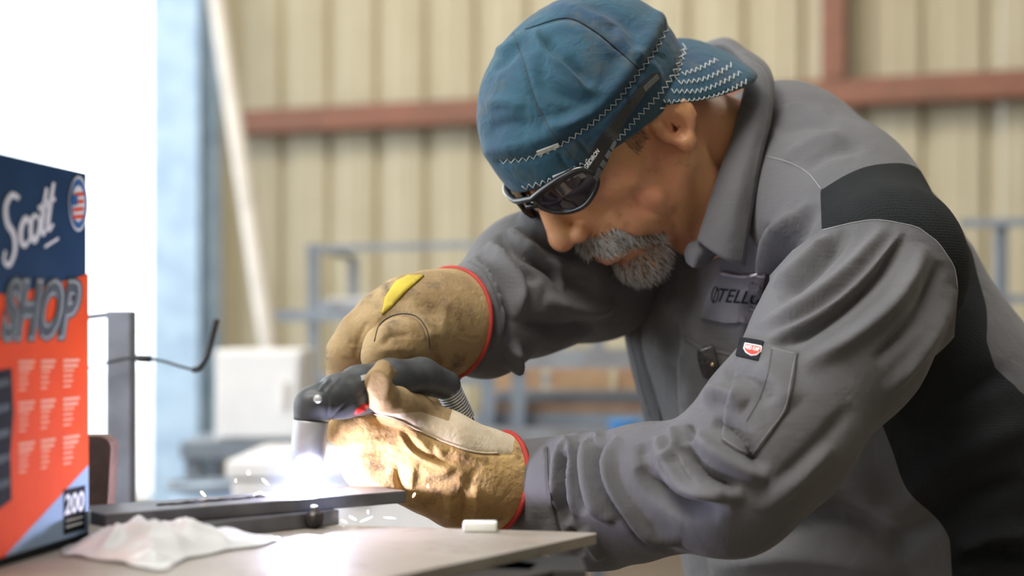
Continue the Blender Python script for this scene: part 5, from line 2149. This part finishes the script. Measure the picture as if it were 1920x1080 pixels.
# left hand, steadying the torch head from the viewer's side
def build_left_glove():
    g = Grid(np.array(W(590, 1010, 1.18)) - np.array([0.02, 0.09, 0.02]), np.array(W(985, 670, 1.20)) + np.array([0.02, 0.10, 0.02]), 0.0017)
    e1, e2, e3 = cuff_axes(PW(840, 890, 1.177), PW(945, 908, 1.210))
    AX = (0.2, -1, 0)
    g.chain([PW(955, 905, 1.212), PW(925, 903, 1.202), PW(880, 892, 1.188)], [0.0395, 0.0390, 0.040], 0.010, AX, 0.98)
    g.chain([PW(880, 890, 1.188), PW(820, 868, 1.172), PW(755, 852, 1.160), PW(708, 850, 1.154)], [0.041, 0.0425, 0.036, 0.029], 0.010, AX, 0.80)
    g.cone(PW(850, 950, 1.182), PW(890, 945, 1.192), 0.016, 0.018, 0.015)
    # knuckles of the folded fingers
    g.ell(PW(672, 838, 1.142), (0.016, 0.020, 0.019), None, 0.010)
    g.ell(PW(682, 878, 1.142), (0.017, 0.020, 0.018), None, 0.008)
    g.ell(PW(714, 902, 1.148), (0.018, 0.020, 0.0165), None, 0.008)
    # forefinger towards the torch head
    g.chain([PW(712, 812, 1.146), PW(668, 800, 1.130), PW(640, 806, 1.122), PW(630, 812, 1.120)], [0.017, 0.0145, 0.0105, 0.008], 0.007)
    # thumb along the handle
    g.chain([PW(830, 815, 1.175), PW(775, 775, 1.158), PW(738, 758, 1.126), PW(714, 744, 1.104), PW(709, 716, 1.096), PW(718, 692, 1.102)],
            [0.020, 0.0160, 0.0142, 0.0110, 0.0092, 0.0075], 0.006)
    g.cone(PW(720, 698, 1.100), PW(736, 700, 1.108), 0.0048, 0.0042, 0.004)
    g.cone(PW(716, 744, 1.102), PW(734, 732, 1.106), 0.0052, 0.0048, 0.004)
    g.rbox(PW(938, 906, 1.206) + e1 * 0.07, (0.07, 0.10, 0.10), 0.001, np.stack([e1, e2, e3], 1), 0.001, 'sub')
    g.chain([PW(u, v, TD + d) for u, v, d in hpts[:5]], [0.0150, 0.0155, 0.0157, 0.0152, 0.0146], 0.002, mode='sub')
    V, Q = g.mesh()
    V, Q = largest(V, Q)
    return smooth(V, Q, 2), Q, (e1, e2, e3)


LV, LQ, LE = build_left_glove()
lseam = [(600, 776), (667, 776), (716, 778), (755, 790), (794, 812), (843, 832), (892, 848), (960, 852)]
LV = sculpt(LV, LQ, [
    (lseam[1:], 4, -1.2, 'n'),
    ([(752, 805), (775, 840), (815, 862), (850, 872)], 9, -3.6, 's'), ([(775, 812), (800, 840), (850, 850)], 8, 3.2),
    ([(800, 830), (815, 850), (812, 862)], 5, -2.6), ([(830, 835), (850, 862), (890, 872)], 9, -2.8), ([(850, 880), (815, 890), (790, 880)], 8, 2.6),
    ([(745, 870), (750, 905), (765, 935)], 7, -4.5), ([(775, 870), (770, 910), (790, 945)], 9, 3),
    ([(866, 915), (870, 950), (862, 985)], 6, -4), ([(840, 920), (845, 955), (840, 980)], 8, 2.5), ([(890, 910), (893, 950), (888, 985)], 7, 2.5),
    ([(665, 858), (690, 850), (730, 838)], 4, -1.8), ([(672, 895), (700, 888), (735, 880)], 4, -1.5), ([(668, 825), (700, 818), (735, 815)], 4, -1.2),
    ([(900, 870), (880, 900), (885, 930)], 8, -2.0), ([(800, 900), (830, 905), (860, 900)], 9, -2),
], dmax=1.24)
LV = LV + normals(LV, LQ) * (0.0008 * fnoise(LV, 80, 61, 3))[:, None]
luv = proj(LV)
gpoly = lseam + [(1000, 600), (600, 600)]
(bv_, bf_), (qv_, qf_) = clip_mesh(LV, LQ, poly_sd(luv[:, :2], gpoly))
gl_ = mesh_obj('glove', qv_, qf_, M_suede, person)
tag(gl_, 'golden suede glove steadying the torch beside the nozzle')
bv_ = np.array(bv_)
buv = proj(bv_)
tpoly = [(600, 768), (690, 768), (735, 776), (790, 772), (842, 790), (850, 760), (850, 600), (600, 600)]


def tri_faces(fs):
    return np.array([(f[0], f[i], f[i + 1], f[i + 1]) for f in fs for i in range(1, len(f) - 1)])


def clip_poly(V, fs, s):
    T_ = np.array([(f[0], f[i], f[i + 1]) for f in fs for i in range(1, len(f) - 1)])
    return clip_mesh(V, T_, s)


(tv_, tf_), (kv_, kf_) = clip_poly(bv_, bf_, poly_sd(buv[:, :2], tpoly))
gb_ = mesh_obj('glove_back', kv_, kf_, M_pale_l, gl_)
gt_ = mesh_obj('glove_thumb', tv_, tf_, M_lea, gl_)
sgl = Surf(LV, LQ)
seam('glove_seam', lseam[1:7] + [(935, 850)], sgl, 0.0008, M_pale_l, gl_, 0.0006)
rg = ring(sgl, PW(935, 905, 1.205), LE[1], LE[2], 0.0006)
V, Fc = tube_data(rg, 0.0026, 8, closed=True)
mesh_obj('cuff_binding', V, Fc, M_bind, gl_)

# ================================================================== ARC, HALO AND SPARKS
arc_p = T(575, 925, 0.0216) + Vector((0, 0, 0.004))
M_arc = mat('arc_plasma', (1, 1, 1), 0.5, emit=((0.80, 0.84, 1.0), 160.0))
g = Grid((-0.01,) * 3, (0.01, 0.01, 0.014), 0.0008)
g.cone((0, 0, 0.010), (0, 0, 0.0), 0.0022, 0.0042, 0.002)
V, Q = g.mesh()
arc = mesh_obj('plasma_arc', V + np.array(arc_p), Q, M_arc)
tag(arc, 'blinding white arc between the nozzle and the steel bar', 'arc')
ld = bpy.data.lights.new('arc_light', 'POINT')
ld.energy = 5.0
ld.color = (0.74, 0.72, 1.0)
ld.shadow_soft_size = 0.006
lo_ = bpy.data.objects.new('arc_light', ld)
lo_.location = arc_p + Vector((0.0, 0.0, 0.003))
COL.objects.link(lo_)
lo_.parent = arc
lo_.matrix_parent_inverse = arc.matrix_world.inverted()
# halo of the arc's glare, put in as a glowing ball
mv = bpy.data.materials.new('glow_halo')
mv.use_nodes = True
nt = mv.node_tree
nt.nodes.clear()
out = nt.nodes.new('ShaderNodeOutputMaterial')
vol = nt.nodes.new('ShaderNodeEmission')
vol.inputs['Color'].default_value = (0.42, 0.52, 1.0, 1)
tcn = nt.nodes.new('ShaderNodeTexCoord')
ln_ = nt.nodes.new('ShaderNodeVectorMath')
ln_.operation = 'LENGTH'
nt.links.new(tcn.outputs['Object'], ln_.inputs[0])
mr = nt.nodes.new('ShaderNodeMapRange')
mr.inputs['From Min'].default_value = 0.0
mr.inputs['From Max'].default_value = 0.05
mr.inputs['To Min'].default_value = 1.0
mr.inputs['To Max'].default_value = 0.0
nt.links.new(ln_.outputs['Value'], mr.inputs['Value'])
pw = nt.nodes.new('ShaderNodeMath')
pw.operation = 'POWER'
pw.inputs[1].default_value = 3.2
nt.links.new(mr.outputs['Result'], pw.inputs[0])
ml = nt.nodes.new('ShaderNodeMath')
ml.operation = 'MULTIPLY'
ml.inputs[1].default_value = 75.0
nt.links.new(pw.outputs[0], ml.inputs[0])
nt.links.new(ml.outputs[0], vol.inputs['Strength'])
nt.links.new(vol.outputs[0], out.inputs['Volume'])
g = Grid((-0.052,) * 3, (0.052,) * 3, 0.004)
g.ell((0, 0, 0), (0.05, 0.05, 0.05))
V, Q = g.mesh()
halo = mesh_obj('arc_halo', V, Q, mv)
halo.location = arc_p
halo.parent = arc
M_spk = mat('spark_glow', (1, 0.8, 0.5), 0.5, emit=((1.0, 0.62, 0.30), 14.0))
M_spw = mat('white_spark_glow', (1, 0.95, 0.9), 0.5, emit=((1.0, 0.90, 0.80), 16.0))
spk = [((466, 854), (467, 853), 1.010, 1.6, M_spk, 'round orange spark floating highest left of the nozzle'), ((466, 886), (467, 888), 1.010, 1.6, M_spk, 'round orange spark below the highest one'),
       ((442, 901), (443, 903), 1.050, 0.7, M_spk, 'tiny spark left of the two round ones'), ((377, 922), (385, 930), 1.040, 1.0, M_spk, 'short orange spark farthest left above the flat bar'),
       ((492, 898), (503, 909), 1.060, 1.2, M_spw, 'bright slanting spark left of the nozzle'), ((476, 927), (490, 922), 1.060, 0.8, M_spw, 'thin rising spark just above the flat bar'),
       ((488, 922), (500, 930), 1.060, 0.8, M_spw, 'thin falling spark just above the flat bar'), ((625, 922), (650, 919), 1.080, 0.6, M_spw, 'flat white spark right of the arc above the bar'),
       ((655, 968), (668, 975), 1.050, 0.9, M_spw, 'white spark under the bar nearest the knob'), ((676, 978), (698, 969), 1.070, 0.9, M_spw, 'rising white spark under the bar end'),
       ((720, 970), (742, 972), 1.090, 0.7, M_spw, 'flat white spark farthest right under the bar'), ((690, 960), (694, 962), 1.070, 0.7, M_spw, 'tiny spark touching the underside of the bar end'),
       ((640, 975), (650, 980), 1.060, 0.8, M_spw, 'white spark beside the short bar end'), ((802, 911), (808, 908), 1.045, 0.5, M_spk, 'orange spark on the suede glove above the bar end'),
       ((778, 925), (774, 932), 1.040, 0.5, M_spk, 'orange spark at the lower glove crease')]
for a, b, d, r, m, lab in spk:
    A_, B_ = W(a[0], a[1], d), W(b[0], b[1], d + 0.003)
    k = [A_.lerp(B_, t) for t in (0, 0.25, 0.6, 1)]
    if (B_ - A_).length < 0.0045:
        k = [A_ + Vector((0, 0, z_)) for z_ in (-0.0012, -0.0005, 0.0005, 0.0012)]
    o = tube('spark', k, [r * 0.0002, r * 0.00055, r * 0.0005, r * 0.0001], m, None, 6)
    tag(o, lab, 'spark', 'sparks flying from the cut')


# keep the tree at thing > part > sub-part
bpy.context.view_layer.update()


def depth_of(o):
    return 0 if o.parent is None else 1 + depth_of(o.parent)


for o in list(bpy.data.objects):
    while depth_of(o) > 2:
        mw = o.matrix_world.copy()
        o.parent = o.parent.parent
        o.matrix_parent_inverse = o.parent.matrix_world.inverted()
        o.matrix_world = mw
        bpy.context.view_layer.update()
